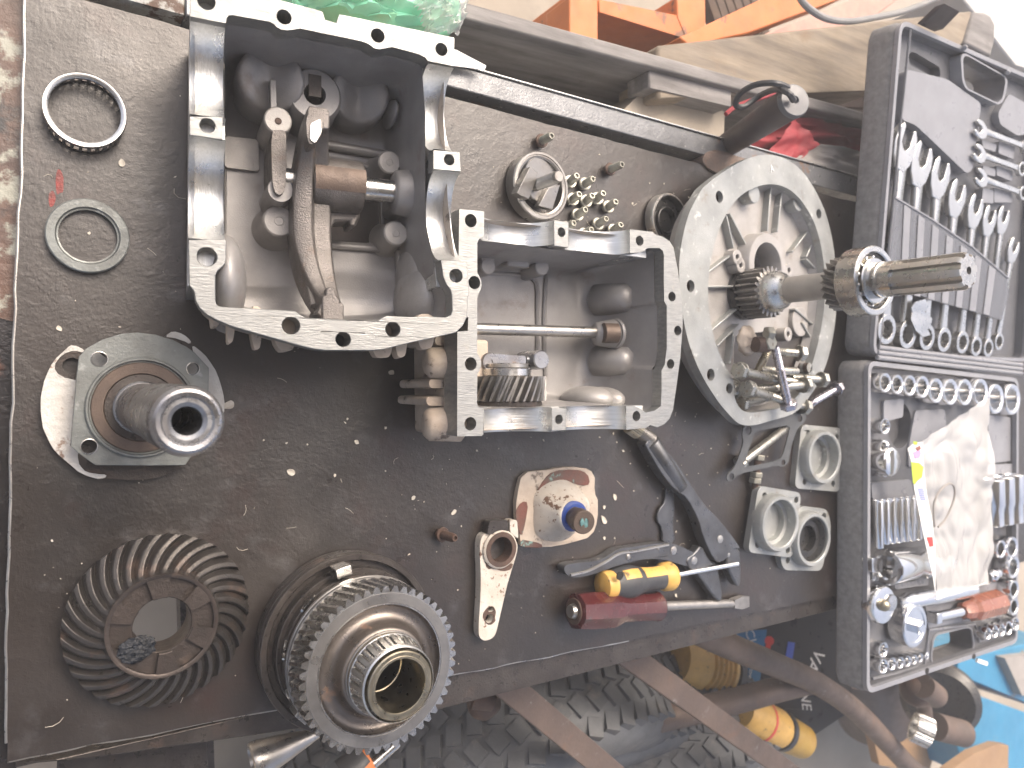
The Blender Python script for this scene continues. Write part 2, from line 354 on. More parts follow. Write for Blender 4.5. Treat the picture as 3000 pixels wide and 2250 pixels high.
# workbench
bench = thing('workbench', 'dark scaly steel workbench with oily top carrying the gearbox parts', 'workbench')
def wob(pts, amp, step=.012, seed=1):       # an irregular torn edge
    out = []
    for a, b in zip(pts, pts[1:]):
        a, b = Vector(a[:2]), Vector(b[:2]); n = max(1, int((b - a).length / step)); d = (b - a).normalized(); q = Vector((-d.y, d.x))
        for i in range(n):
            p = a + (b - a) * i / n; k = noise.noise(Vector((p.x * 28, p.y * 28, seed))) * amp + noise.noise(Vector((p.x * 110, p.y * 110, seed + 5))) * amp * .45; out.append((p + q * k)[:2])
    return [tuple(p) for p in out]
eL = [P(F(x, y)) for x, y in ((57, -60), (50, 200), (46, 420), (29, 830), (21, 1200), (16, 1646))]
eB = [P(F(x, y)) for x, y in ((16, 1646), (200, 1609), (330, 1584), (600, 1532), (990, 1456), (1340, 1386))] + [Vector((.905, -.277, 0)), Vector((1.45, -.275, 0))]
eT = [Vector((1.45, .243, 0))] + [P(F(x, y)) for x, y in ((1870, 442), (1560, 366), (1350, 312), (1115, 249), (964, 210), (410, 64))] + [P(F(57, -35)), P(F(57, -60))]
wL, wB, wT = wob(eL, .0022), wob(eB, .0022, seed=3), wob(eT, .0012, seed=9)
hc = P(F(345, 1312))
mk('tabletop', prism(wL + wB + [(1.45, -.275)] + wT[1:], -.006, 0, [circ(hc, .031, 28)]), 'table', bench, bevel=.0006)
mk('edge_bead', tube([(p[0] - .0006, p[1], -.0012) for p in wL], lambda t: .0012 + .0007 * noise.noise(Vector((t * 40, 3, 1))), 7), 'steel', bench)
kB = [i for i, p in enumerate(wB) if p[0] < .52]
mk('torn_edge', tube([(wB[i][0], wB[i][1] - .0004, -.0016) for i in kB], lambda t: .0012 + .0008 * noise.noise(Vector((t * 50, 8, 1))), 6), 'steel', bench)
fr0, fr1 = wB[0], (1.45, -.275)
mk('frame_rail', prism(wob([(wB[0][0] + .004, -.262), (1.45, -.262)], 0) + [(1.45, -.300), (.3, -.296), (wB[0][0] + .05, wB[0][1] - .014), (wB[0][0] + .004, wB[0][1] - .004)], -.05, -.0075), 'dark', bench, bevel=.001)
g0, g1 = Vector((-.08, .2885)), Vector((1.45, .262))
ra = [P(F(x, y), .002) for x, y in ((410, 35), (964, 192), (1534, 333), (1870, 429))]
rb = [P(F(x, y), .002) for x, y in ((410, -20), (1000, 141), (1560, 297), (1870, 388))]
rL, rR = ra[0] - (ra[3] - ra[0]).normalized() * .16, ra[3] + (ra[3] - ra[0]).normalized() * .5
bL, bR = rb[0] - (rb[3] - rb[0]).normalized() * .16, rb[3] + (rb[3] - rb[0]).normalized() * .5
mk('back_rail', prism([ra[0] - (ra[3] - ra[0]).normalized() * .003, rR, bR, rb[0] - (ra[3] - ra[0]).normalized() * .003], -.045, .002), 'rail', bench, bevel=.0012)
mk('rail_end', prism([rL, ra[0] - (ra[3] - ra[0]).normalized() * .0034, rb[0] - (ra[3] - ra[0]).normalized() * .0034, bL], -.045, .0014), 'railold', bench, bevel=.0012)
gm = [rL, rR]
mk('rail_web', box(-.05, 1.45, .235, .30, -.052, -.046), 'dark', bench)
MA['weldrust'] = mat('weld_rust', (.20, .14, .11), (.12, .10, .09), .6, .2, 60, .6, 250, patch=((.26, .13, .07), 60, .62, .12))
mk('weld_patch', rough_vf(prism(chaikin([P(F(x, y), .003)[:2] for x, y in ((1515, 348), (1530, 364), (1560, 380), (1610, 394), (1655, 410), (1680, 390), (1660, 360), (1600, 340), (1555, 322), (1525, 328))], 2), -.03, .0028), .0009, 220), 'weldrust', bench, bevel=.001)
mk('rail_lip', prism([rb[0], bR, bR + Vector((0, .0016, 0)), rb[0] + Vector((0, .0016, 0))], -.04, .0045), 'satin', bench, bevel=.0006)
lz = -.011
mk('side_ledge', prism(wob([(-.0195, .04), (-.20, .10)], .006, .006, 4) + [(-.20, .34), (-.018, .34), (-.018, .27)], -.03, lz), 'ledge', bench)
mk('side_ledge', prism([(-.20, -.34), (-.0245, -.30), (-.0215, -.26), (-.019, .12), (-.20, .12)], -.03, lz - .0012), mat('oily_black_paint', (.022, .019, .02), (.012, .011, .012), .2, 0, 30, .5, 200, patch=((.10, .045, .03), 18, .66, .1), coat=.5), bench)
for px, py, wd in ((.19, -.24, .05), (1.30, -.26, .05), (.0, .26, .05), (1.3, .27, .05)):
    mk('leg', box(px, px + wd * 1.6, py - .02, py + .03, -.72, -.052), 'dark', bench, bevel=.002)
lp = [P(d2(325, 1530), -.053), P(d2(1190, 1360), -.053), P(d2(1195, 1700), -.053), P(d2(325, 1700), -.053)]
mk('leg_plate', prism(lp, -.075, -.056), 'dark', bench, bevel=.001)
mk('lower_bar', bar((hc.x * 1.9 + .02, hc.y * 1.9 - .35, -.30), (hc.x * 1.9 + .0, hc.y * 1.9 + .3, -.30), .03, .03), 'dark', bench)
for k, (x, y, s) in enumerate(((128, 392, .9), (112, 430, .7), (640, 1510, .01))):
    if s > .1: mk('paint_mark', mv(prism(scale2(chaikin([(rnd.uniform(.6, 1) * .008 * math.cos(a) * .5, rnd.uniform(.5, 1) * .014 * math.sin(a)) for a in [i * .7 for i in range(9)]], 2), s, (0, 0)), .0001, .0003), *P(F(x, y))[:2]), 'redpaint', bench)
# unseen roof added over the near half, its edges set to shade the bench
roof = thing('shade_roof', 'unseen corrugated sheet roof added above the bench for shade', 'roof')
rx = [(-3.5 + i * .0245, 2.35 + .012 * math.sin(i * PI / 2)) for i in range(200)]
mk('roof_sheet', loft([[(x, -1.9, z) for x, z in rx], [(x, .30, z + .12) for x, z in rx]], close=False), 'railold', roof)
mk('roof_beam', box(-3.5, 1.37, .18, .26, 2.24, 2.36), 'woodd', roof); mk('roof_beam', box(-3.5, 1.37, -1.8, -1.7, 2.24, 2.34), 'woodd', roof)
for x in (-3.3,):
    for y in (.22, -1.75): mk('post', box(x, x + .08, y - .04, y + .04, -.72, 2.24), 'woodd', roof)

# ============================================================ behind the bench
a0, a1 = P(e1(140, 130), -.01), P(e1(1480, 488), -.01); a2 = P(e2(1240, 808), -.01); k0, k2 = P(e1(170, 15), -.01), P(e2(1240, 745), -.01)
d_ = (a2 - a0).normalized()
solo('side_board', prism([a0 - d_ * .12, a2 + d_ * .15, k2 + d_ * .15, k0 - d_ * .12], -.7195, -.01), 'woodg', 'long weathered grey board standing on edge behind the bench rail', 'board', bevel=.002)
mk_b = prism([P(e1(x, y), -.018) for x, y in ((1475, 505), (2072, 655), (2075, 770), (1478, 632))], -.055, -.018)
solo('wood_block', mk_b, 'woodg', 'sawn grey wood block wedged against the standing board', 'block', bevel=.002)
solo('concrete_block', rough_vf(prism(roundpoly([P(e1(x, y), -.045) for x, y in ((1440, 645), (1570, 660), (2025, 800), (2015, 1100), (1190, 900))], .004), -.719, -.045), .0015, 90), 'concrete', 'rough grey concrete block below the sawn wood block', 'block', bevel=.003)
of = thing('orange_rack', 'orange painted steel frame lying flat behind the grey board', 'frame')
def opoly(nm, pts, z, th, m='orange'): return mk(nm, prism([P(q, z) for q in pts], z - th, z), m, of, bevel=.002)
opoly('cross_bar', [e1(905, -30), e1(1112, -30), e1(1112, 300), e1(905, 300)], -.12, .05)
opoly('cross_bar', [e1(1680, -30), e1(1885, -30), e1(1890, 330), e1(1770, 330), e1(1680, 120)], -.121, .05)
opoly('long_bar', [e1(1115, -10), e1(1678, 105), e1(1766, 165), e1(1766, 285), e1(1115, 85)], -.122, .07)
solo('orange_channel', prism([P(q, -.05) for q in (e2(40, 300), e2(-20, 240), e2(560, -30), e2(1080, -30), e2(430, 215))], -.10, -.05), 'orange', 'chipped orange steel channel slanting above the tan timber', 'channel', bevel=.002)
solo('pink_panel', prism([P(q, -.14) for q in (e2(480, 240), e2(1120, -20), e2(1420, -20), e2(1200, 140), e2(700, 260))], -.16, -.14), mat('faded_pink_panel', (.55, .30, .24), (.45, .24, .2), .6), 'faded pinkish panel behind the tan timber', 'panel', bevel=.002)
solo('slatted_sheet', join(*[prism([P(e1(1890 + k * 62, -40), -.30), P(e1(1940 + k * 62, -40), -.30), P(e1(2040 + k * 62, 240), -.30), P(e1(1985 + k * 62, 240), -.30)], -.32, -.30) for k in range(6)]), 'woodd', 'dark brown slatted panel between the orange bars', 'panel')
tz = -.02; tb_ = [P(q, tz) for q in (e2(-160, 290), e3(1108, 84), e3(1035, 335), e3(940, 470), e2(1290, 586), e2(800, 604), e2(-160, 640))]
solo('timber_beam', prism(tb_, tz - .07, tz), 'timber', 'thick tan timber beam behind the open lid of the case', 'timber', bevel=.004)
solo('timber_post', prism([P(q, -.03) for q in (e3(1112, 92), e3(1190, 96), e3(1262, 140), e3(1292, 200), e3(1285, 330), e3(1255, 460), e3(1040, 345))], -.12, -.03), 'woodg', 'grey sawn post end standing beyond the tan timber', 'timber', bevel=.004)
for k, q in enumerate((e2(900, 440), e3(900, 250))):
    p = P(q, -.05); solo('timber_prop', box(p.x - .03, p.x + .03, p.y - .03, p.y + .03, -.7195, -.0905), 'woodd', ['squared wooden prop under the middle of the tan timber', 'squared wooden prop under the right end of the tan timber'][k], 'prop', bevel=.002)
for q in (e1(1000, 60), e1(1800, 60)):
    p = P(q, -.17); mk('leg', box(p.x - .018, p.x + .018, p.y - .018, p.y + .018, -.7195, -.1705), 'orange', of, bevel=.002)
solo('timber_offcut', prism([P(q, -.19) for q in (e2(820, 620), e2(1280, 600), e2(1280, 700), e2(1000, 690))], -.24, -.19), 'woodd', 'dark timber offcut under the tan beam', 'timber')
wl = [PX(e2(1750, -40), .75), PX(e2(2500, 900), .9)]
solo('grey_slab', prism([P(q, -.10) for q in (e2(1780, -60), e2(2600, -60), e2(2600, 560), e2(2150, 420))], -.719, -.10), mat('pale_concrete', (.56, .55, .53), (.48, .47, .45), .8, 0, 9, .3, 90), 'pale concrete slab behind the end of the tan timber', 'slab', bevel=.004)
cb = spline([P(e2(x, y), .03) for x, y in ((740, -60), (775, 10), (840, 70), (940, 122), (1080, 138), (1250, 112), (1440, 70), (1640, -10), (1700, -60))], 6)
solo('grey_cable', tube(cb, .0042, 10), mat('cable_grey', (.25, .245, .24), (.2, .2, .2), .5), 'loop of grey cable hanging in front of the tan timber', 'cable')
# folded umbrella
um = thing('umbrella', 'folded red umbrella with dark handle and cord behind the rail', 'umbrella')
hb, ht = P(e2(250, 965), -.02), P(e2(708, 662), .11)
v, L = lrod(hb, ht, [(0, 0), (.0135, 0), (.0140, .03), (.0150, .06), (.0166, (ht - hb).length - .004), (.0150, (ht - hb).length), (.005, (ht - hb).length + .001), (.003, (ht - hb).length - .006), (0, (ht - hb).length - .006)], 28)
mk('handle', v, 'handle', um); mk('end_cap', lrod(ht, ht + (ht - hb).normalized() * .006, [(0, 0), (.0174, 0), (.0174, .003), (.0158, .0055), (.004, .006), (.003, .002), (0, .002)], 28)[0], 'case', um)
lp = spline([ht + (hb - ht) * .04 + Vector((0, 0, .0))] + [P(e2(x, y), z) for x, y, z in ((690, 580, .11), (600, 540, .11), (470, 550, .09), (370, 610, .07), (345, 680, .06), (400, 690, .06), (500, 620, .07), (600, 580, .10), (680, 600, .12), (720, 650, .118))], 6)
mk('cord', tube(lp, .0032, 8), 'blackgrip', um)
def cloth(nm, pts, z, amp, m, par, seed=0, n=14):
    a, b, c, d = [P(q, z) for q in pts]; V = []
    for j in range(n + 1):
        for i in range(n + 1):
            s, t = i / n, j / n; p = (a * (1 - s) + b * s) * (1 - t) + (d * (1 - s) + c * s) * t
            k = noise.noise(Vector((s * 3.2 + seed, t * 2.2, seed))) + .4 * noise.noise(Vector((s * 8, t * 7, seed + 4))); V.append((p.x, p.y, p.z + k * amp))
    return mk(nm, (V, [(j * (n + 1) + i, j * (n + 1) + i + 1, (j + 1) * (n + 1) + i + 1, (j + 1) * (n + 1) + i) for j in range(n) for i in range(n)]), m, par, smooth=80)
cloth('canopy', [e2(400, 960), e2(620, 740), e2(1240, 780), e2(1260, 1040)], -.035, .025, 'redcloth', um, 3)
cloth('canopy_fold', [e2(550, 1000), e2(730, 770), e2(890, 930), e2(690, 1090)], -.012, .010, 'redcloth', um, 8)
mk('strap', tube(spline([P(e2(x, y), .03) for x, y in ((280, 740), (330, 700), (420, 660), (520, 630), (600, 600))], 5), .0026, 6), 'redcloth', um)
cg = cloth('rag', [e2(690, 1020), e2(900, 930), e2(1250, 1000), e2(1240, 1200)], -.015, .012, 'greycloth', None, 12); tag(cg, 'grey rag lying beside the red umbrella', 'rag')
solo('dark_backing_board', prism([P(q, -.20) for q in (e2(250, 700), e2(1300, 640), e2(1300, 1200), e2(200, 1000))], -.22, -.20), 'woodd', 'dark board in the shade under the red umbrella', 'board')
# green bag and paper behind the large housing
def crumple(poly_l, poly_r, z, amp, n=26, m=20, seed=0, bulge=0, frm=W0, fq=5):
    def along(pl, t):
        k = t * (len(pl) - 1); i = min(int(k), len(pl) - 2); f = k - i; return pl[i][0] * (1 - f) + pl[i + 1][0] * f, pl[i][1] * (1 - f) + pl[i + 1][1] * f
    V = []
    for j in range(n + 1):
        a, b = along(poly_l, j / n), along(poly_r, j / n)
        for i in range(m + 1):
            s = i / m; q = (a[0] * (1 - s) + b[0] * s, a[1] * (1 - s) + b[1] * s); p = frm.p3(q, z)
            k = abs(noise.noise(Vector((s * fq + seed, j / n * fq * 1.2, seed)))) + .5 * abs(noise.noise(Vector((s * fq * 2.3, j / n * fq * 2.3, seed + 3))))
            V.append((p.x, p.y, p.z + k * amp + bulge * math.sin(PI * s) * math.sin(PI * min(1, .15 + .7 * j / n))))
    return V, [(j * (m + 1) + i, j * (m + 1) + i + 1, (j + 1) * (m + 1) + i + 1, (j + 1) * (m + 1) + i) for j in range(n) for i in range(m)]
gb = thing('green_plastic_bag', 'crumpled green plastic bag behind the large open housing', 'bag')
mk('bag_film', crumple([c2(640, -160), c2(640, 60)], [c2(1840, -160), c2(1850, 60), c2(1700, 250)], .02, .022, seed=5, bulge=.03, fq=7), 'greenbag', gb, smooth=60)
mk('bag_content', rough_vf(ball(P(c2(1250, -20), .01), .09, .045, .03), .012, 30), mat('green_content', (.16, .52, .33), (.3, .5, .3), .5, 0, 30), gb)
solo('clear_wrap', crumple([c2(1560, 20), c2(1640, 260)], [c2(1915, -120), c2(1900, 60), c2(1850, 250)], .045, .02, seed=9, bulge=.02, fq=6), 'clearbag', 'clear plastic wrap beside the green plastic bag', 'plastic wrap', smooth=60)
solo('paper_strip', prism([P(c2(x, y), .012) for x, y in ((1790, 318), (1850, 322), (2045, 425), (2035, 452), (1790, 420))], .0112, .012), 'print_white', 'folded white paper strip on the rail beside the large housing', 'paper')

# ============================================================ below the bench
def tyre(fr, Rr, wd, label):
    pr = []
    for k in range(25):
        a = -PI * .62 + PI * 1.24 * k / 24; x, z = math.cos(a), math.sin(a); r = Rr - .075 + .075 * (abs(x) ** .55 if x > 0 else -abs(x) * .6); pr.append((r, wd / 2 * (1 if z > 0 else -1) * abs(z) ** .7))
    t = thing('tyre', label, 'tyre', fr, 'old tyres under the bench')
    mk('sidewall', lathe([(Rr * .6, -wd * .42)] + pr + [(Rr * .6, wd * .42)], 72), 'tyre', t)
    tb = []
    for k in range(-2, 3):
        z = k * wd * .17; n = 60
        for i in range(n):
            a = 2 * PI * (i + .4 * (k % 2)) / n; m = Matrix.Rotation(a, 4, 'Z') @ Matrix.Translation((Rr - .003 - abs(k) ** 2 * .0022, 0, z)) @ Matrix.Rotation(.4 * (1 if k % 2 else -1), 4, 'X')
            tb.append(xf(box(-.006, .0085, -Rr * .036, Rr * .036, -wd * .07, wd * .07), m))
    mk('tread', join(*tb), 'tyre', t, kind='stuff')
    for r in (.66, .72, .8): mk('sidewall_rib', tube(at3(circ((0, 0), Rr * r, 60), wd * .49 - abs(r - .74) * .12), .0022, 5, True), 'tyre', t)
def apex(q, z, Rr, rx, ry=0): return Fr(P(q, z) - Vector((0, math.cos(R(rx)), math.sin(R(rx)))) * Rr, rx=rx, ry=ry)
tyre(apex(d6(700, 400), -.20, .28, 46, 4), .28, .18, 'large dusty tyre under the bench edge, left of the crossing bars')
tyre(apex(d6(980, 455), -.27, .25, 52, -4), .25, .18, 'middle tyre with greyish tread under the crossing bars')
tyre(apex(d6(1390, 600), -.25, .28, 50, 6), .28, .18, 'right tyre with brown dust in its tread, below the yellow bottle')
tyre(Fr(P(F(830, 1780), -.48), rx=10, ry=10), .22, .16, 'dark tyre under the gear at the bench edge')
st = thing('steel_stand', 'rusty steel stand of crossed flat bars and bent pipe below the bench', 'stand')
mk('flat_bar', bar(P(d6(250, 385), -.09), P(d6(900, 930), -.14), .03, .012), 'rustpipe', st, bevel=.001)
mk('flat_bar', bar(P(d6(870, 255), -.08), P(d6(1800, 930), -.16), .03, .012), 'rustpipe', st, bevel=.001)
mk('pipe', tube(spline([P(d6(x, y), z) for x, y, z in ((640, 690, -.21), (1000, 620, -.21), (1400, 530, -.2), (1680, 455, -.19), (1830, 420, -.18))], 6), .0195, 14), 'rustpipe', st)
mk('pipe', tube(spline([P(d6(x, y), z) for x, y, z in ((1260, 165, -.12), (1430, 245, -.13), (1680, 348, -.15), (1880, 440, -.17), (2080, 590, -.2), (2330, 850, -.25), (2420, 900, -.26))], 6), .0185, 14), 'rustpipe', st)
solo('rusty_knuckle', rough_vf(join(rod(P(d6(150, 480), -.14), P(d6(250, 500), -.13), .018, .016), ball(P(d6(200, 520), -.15), .02)), .002, 60), 'rust', 'rusty round knuckle beside the flat bar under the bench edge', 'fitting')
# oil containers
def fquad(fr, pts, w=0): return [fr.p(q, w) for q in pts]
def text(nm, body, fr, q0, q1, h, m, par, w=.002, sq=1.0, shear=0):
    cu = bpy.data.curves.new(nm, 'FONT'); cu.body = body; cu.size = 1; cu.extrude = .003; cu.shear = shear
    o = bpy.data.objects.new(nm, cu); dg = bpy.context.evaluated_depsgraph_get(); COL.objects.link(o); dg.update()
    me = bpy.data.meshes.new_from_object(o.evaluated_get(dg)); COL.objects.unlink(o); bpy.data.objects.remove(o)
    a, b = Vector(fr.p(q0, w)), Vector(fr.p(q1, w)); d = b - a; ang = math.atan2(d.y, d.x)
    xs = [v.co.x for v in me.vertices]; x0, wd = min(xs), max(xs) - min(xs); sx = d.length / wd
    me.transform(Matrix.Translation((a.x, a.y, w)) @ Matrix.Rotation(ang, 4, 'Z') @ Matrix.Diagonal((sx, h, .1, 1)) @ Matrix.Translation((-x0, 0, 0)))
    me.materials.append(MA[m]); r = bpy.data.objects.new(nm, me); COL.objects.link(r); r.parent = par; return r
fo = Fr(P(d6(1600, 330), -.30), ry=-34)
oc = thing('oil_carton', 'black and blue oil carton with white lettering below the bench', 'carton', fo)
mk('body', prism(roundpoly(fquad(fo, [d6(x, y) for x, y in ((1330, 150), (2010, 40), (2040, 560), (1800, 720), (1640, 560), (1380, 470))]), .008), -.07, 0), 'blk', oc, bevel=.002)
mk('blue_panel', prism(fquad(fo, [d6(x, y) for x, y in ((1420, 170), (1610, 160), (1575, 415), (1425, 445))]), .0005, .0012), 'labelblue', oc)
mk('navy_panel', prism(fquad(fo, [d6(x, y) for x, y in ((1715, 220), (1750, 225), (1735, 325), (1700, 315))]), .0005, .0012), 'print_blue', oc)
mk('red_dot', prism(circ(fo.p(d6(1622, 216)), .0085, 18), .0005, .0014), 'print_red', oc); mk('red_bar', prism(fquad(fo, [d6(1605, 235), d6(1630, 240), d6(1620, 285), d6(1597, 280)]), .0005, .0014), 'print_red', oc)
text('lettering', 'VA', fo, d6(1850, 262), d6(1805, 350), .03, 'print_white', oc, .001, shear=.2)
text('lettering', 'INE', fo, d6(1775, 450), d6(1790, 570), .024, 'print_white', oc, .001, shear=.2)
text('lettering', 'LR', fo, d6(1440, 320), d6(1460, 415), .026, 'print_white', oc, .0014)
text('lettering', 'Cl', fo, d6(1500, 165), d6(1520, 225), .022, 'print_white', oc, .0014)
text('lettering', 'CL', fo, d6(1430, 180), d6(1440, 240), .016, 'print_white', oc, .0014)
text('lettering', 'Powr', fo, d6(1525, 340), d6(1515, 430), .011, 'print_white', oc, .0014)
fy = Fr((0, 0, 0))
yc = thing('yellow_oil_can', 'ribbed yellow oil can beside the blue label under the bench', 'can')
y0, y1 = P(d6(1130, 300), -.32), P(d6(1370, 355), -.32); Ly = (y1 - y0).length
pr = [(0, 0), (.045, 0)]
for k in range(5): pr += [(.050, Ly * (.42 + k * .1)), (.0455, Ly * (.45 + k * .1)), (.0455, Ly * (.49 + k * .1)), (.050, Ly * (.51 + k * .1))]
mk('body', lrod(y0, y1, pr + [(.050, Ly * .97), (0, Ly)], 36)[0], 'yellow', yc); mk('cap', lrod(y1, P(d6(1450, 355), -.33), [(0, 0), (.047, 0), (.046, .02), (0, .02)], 30)[0], 'blk', yc)
yb = thing('yellow_bottle', 'yellow bottle with red stripe and black band over the right tyre', 'bottle')
q0, q1 = P(d6(1470, 560), -.25), P(d6(1790, 720), -.25); L = (q1 - q0).length
mk('body', lrod(q0, q1, [(0, 0), (.030, 0), (.034, .01), (.034, L * .55), (.030, L * .62), (0, L * .62)], 24)[0], 'yellow', yb)
mk('black_band', lrod(q0, q1, [(.0305, L * .60), (.034, L * .61), (.034, L * .66), (.0305, L * .67)], 24)[0], 'blk', yb); mk('red_stripe', lrod(q0, q1, [(.0342, L * .3), (.0346, L * .3), (.0346, L * .33), (.0342, L * .33)], 24)[0], 'print_red', yb)
mk('neck', lrod(q0, q1, [(.0, L * .66), (.032, L * .665), (.029, L * .98), (.012, L), (0, L)], 24)[0], mat('ochre_plastic', (.42, .27, .05), (.34, .2, .04), .45), yb)
solo('dark_drum', lrod(P(d6(2080, 300), -.45), P(d6(2200, 760), -.5), [(0, 0), (.09, 0), (.095, .02), (.09, .04), (.09, .2), (0, .2)], 32)[0], 'handle', 'dark brown drum behind the bent pipe under the case', 'drum')
# right end below the case
solo('blue_cabinet', join(prism([P(q, -.36) for q in (e6(845, 1010), e6(845, 900), e6(1500, 760), e6(1500, 1280))], -.7195, -.36), prism([P(q, -.34) for q in (e6(800, 1320), e6(845, 1105), e6(1500, 1340), e6(1500, 1900), e6(880, 1700))], -.7195, -.34)), 'blue', 'blue painted steel cabinet below the tool case', 'cabinet', bevel=.003)
solo('grey_rag_sheet', prism([P(q, -.345) for q in (e6(1150, 890), e6(1400, 860), e6(1400, 1150), e6(1270, 1150))], -.36, -.338), 'greycloth', 'grey sheet lying on the blue cabinet', 'sheet')
solo('carton_scrap', rough_vf(prism([P(q, -.28) for q in (e6(780, 1680), e6(960, 1560), e6(1120, 1490), e6(1190, 1500), e6(1200, 1750), e6(800, 1760))], -.30, -.28), .003, 25), 'card', 'torn brown cardboard in front of the blue cabinet', 'cardboard')
solo('brown_board', prism([P(q, -.42) for q in (e6(180, 1100), e6(460, 1060), e6(700, 1500), e6(640, 1700), e6(300, 1640))], -.44, -.42), 'card', 'brown board under the steel fittings below the case', 'board')
solo('rubber_roller', lathe([(0, -.012), (.025, -.012), (.04, -.02), (.065, -.025), (.078, -.01), (.078, .01), (.065, .025), (.04, .02), (.025, .012), (0, .012)], 48), 'rubber', 'black rubber roller ring standing below the tool case', 'roller', Fr(P(e6(720, 1180), -.28), ry=-60))
kn = thing('steel_fitting', 'rusty steel knuckle with short pipe stub below the case', 'fitting')
mk('stub', rod(P(e6(600, 1090), -.16), P(e6(690, 1160), -.16), .022, .022, 20), 'rustpipe', kn); mk('stem', rod(P(e6(600, 1190), -.18), P(e6(640, 1420), -.2), .014, .012, 16), 'rustpipe', kn); mk('body', ball(P(e6(560, 1120), -.18), .03), 'rust', kn)
solo('pipe_piece', rod(P(e6(690, 1370), -.2), P(e6(880, 1420), -.19), .026, .026, 22), 'rustpipe', 'short rusty pipe lying on the blue cabinet', 'pipe')
cap = thing('threaded_plug', 'ribbed pale metal plug beside the rusty stem below the case', 'plug')
mk('body', gear(26, .026, .0275, 0, .03, .02), 'steelb', cap); cap.matrix_world = Fr(P(e6(535, 1370), -.19), rx=20, ry=40).M
sc_ = thing('orange_screwdriver', 'black and orange screwdriver hanging below the bench edge', 'screwdriver')
mk('shank', rod(P(d3(1030, 1490), -.1), P(d3(860, 1640), -.1), .0055), 'steelb', sc_); mk('handle', rod(P(d3(830, 1590), -.1), P(d3(700, 1720), -.1), .017, .02), 'blackgrip', sc_); mk('collar', rod(P(d3(845, 1610), -.1), P(d3(790, 1650), -.1), .0185, .0185), 'orange', sc_)
mk_ = lrod(P(d3(520, 1430), -.06), P(d3(270, 1540), -.06), [(0, 0), (.004, 0), (.0115, .03), (.0165, .055), (.0155, .0590), (.0125, .060), (.0115, .055), (0, .05)], 24)[0]
solo('chrome_tip', mk_, 'steel', 'polished metal cone poking out below the bench edge', 'metal cone')
# ============================================================ large open housing
def bolt_hole_liner(par, fr, c, r, depth, m='castl'):
    return mk('bolt_hole', loft([at3(circ(c, r, 24), .0002), at3(circ(c, r * .98, 24), -depth)]), m, par)
FA = Fr(P(c2(990, 1050), .114), ry=-7.5)
HA = thing('gearbox_housing', 'larger open aluminium gearbox housing half with a shift fork inside', 'gearbox housing', FA)
def A(pts, w=0, cr=c2): return [FA.p(cr(*q), w) for q in pts]
hr = .0052
topo = A([(128, -112), (680, -6), (940, 62), (984, 76), (1000, 128), (1075, 150), (1093, 94), (1130, 100), (1500, 175), (1838, 244), (1835, 428)])
topi = A([(1668, 395), (1650, 372), (1610, 352), (1560, 337), (1440, 305), (1405, 308), (1390, 313), (1350, 318), (1318, 312), (1290, 290), (1262, 275), (1230, 265), (1000, 218), (840, 184), (805, 190), (755, 196), (715, 190), (685, 172), (665, 152), (640, 140), (400, 97), (375, 100), (362, 118), (357, 150)])
ho = [(232, 8, 1.12), (735, 110, 1.0), (1342, 230, 1.0), (1755, 320, .95)]
tl = A([(357, 150), (128, 106)])
mk('flange', prism(topo + topi + tl[1:], -.014, 0, [circ(FA.p(c2(x, y)), hr * k * .92, 22) for x, y, k in ho]), 'mach', HA, bevel=.0005)
boto = A([(115, 668), (119, 960), (150, 1000), (160, 1060), (186, 1110), (235, 1155), (310, 1195), (400, 1232), (640, 1300), (860, 1362), (930, 1378), (1000, 1386), (1300, 1386), (1380, 1380), (1560, 1335), (1700, 1305), (1850, 1270), (1895, 1225), (1920, 1170), (1925, 1110), (1925, 1040), (1936, 1020), (1920, 808), (1750, 800)], 0, c3)
boti = A([(1758, 850), (1765, 905), (1785, 955), (1812, 990), (1822, 1030), (1826, 1125), (1815, 1158), (1785, 1172), (1640, 1165), (1560, 1170), (1400, 1162), (1370, 1175), (1345, 1193), (1300, 1194), (880, 1175), (845, 1160), (815, 1134), (770, 1126), (345, 1105), (310, 1100), (295, 1085), (290, 1060), (290, 900), (305, 868), (350, 830), (358, 800), (360, 690), (358, 668)], 0, c3)
hb_ = [(235, 778, 1.12), (780, 1225, 1.08), (1118, 1315, .95), (1440, 1250, .98), (1850, 902, .92)]
mk('flange', prism(boto + boti, -.014, 0, [circ(FA.p(c3(x, y)), hr * k, 24) for x, y, k in hb_]), 'mach', HA, bevel=.0005)
for x, y, k in ho: bolt_hole_liner(HA, FA, FA.p(c2(x, y)), hr * k * .925, .03, 'cast')
for x, y, k in hb_: bolt_hole_liner(HA, FA, FA.p(c3(x, y)), hr * k * 1.005, .03 if x != 1118 else .02, 'cast')
def lin(p, q): return lambda a: p[0] + (q[0] - p[0]) * (a - p[1]) / (q[1] - p[1])
def arc_pts(ya, yb, dep, n=28):
    m, r = (ya + yb) / 2, (ya - yb) / 2
    return [(m + r * math.cos(PI * i / n), -dep * math.sin(PI * i / n)) for i in range(1, n)]
def bored_wall(nm, par, f0, f1, yT, y0, y1, y2, y3, yB, dep, deep, ax='y', top=.0142, m='bore'):
    # section in (a, w); a runs along the wall, f0/f1 give the wall's two faces
    pl = [(yT, -top), (y0, -top), (y0, 0)] + arc_pts(y0, y1, dep) + [(y1, 0), (y1, -.012), (y2, -.012), (y2, 0)] + arc_pts(y2, y3, dep) + [(y3, 0), (y3, -top), (yB, -top), (yB, -deep), (yT, -deep)]
    g = (lambda f: (lambda p: (f(p[0]), p[0], p[1]))) if ax == 'y' else (lambda f: (lambda p: (p[0], f(p[0]), p[1])))
    return mk(nm, prism(pl, g(f0), g(f1)), m, par, smooth=25, bevel=.0004)
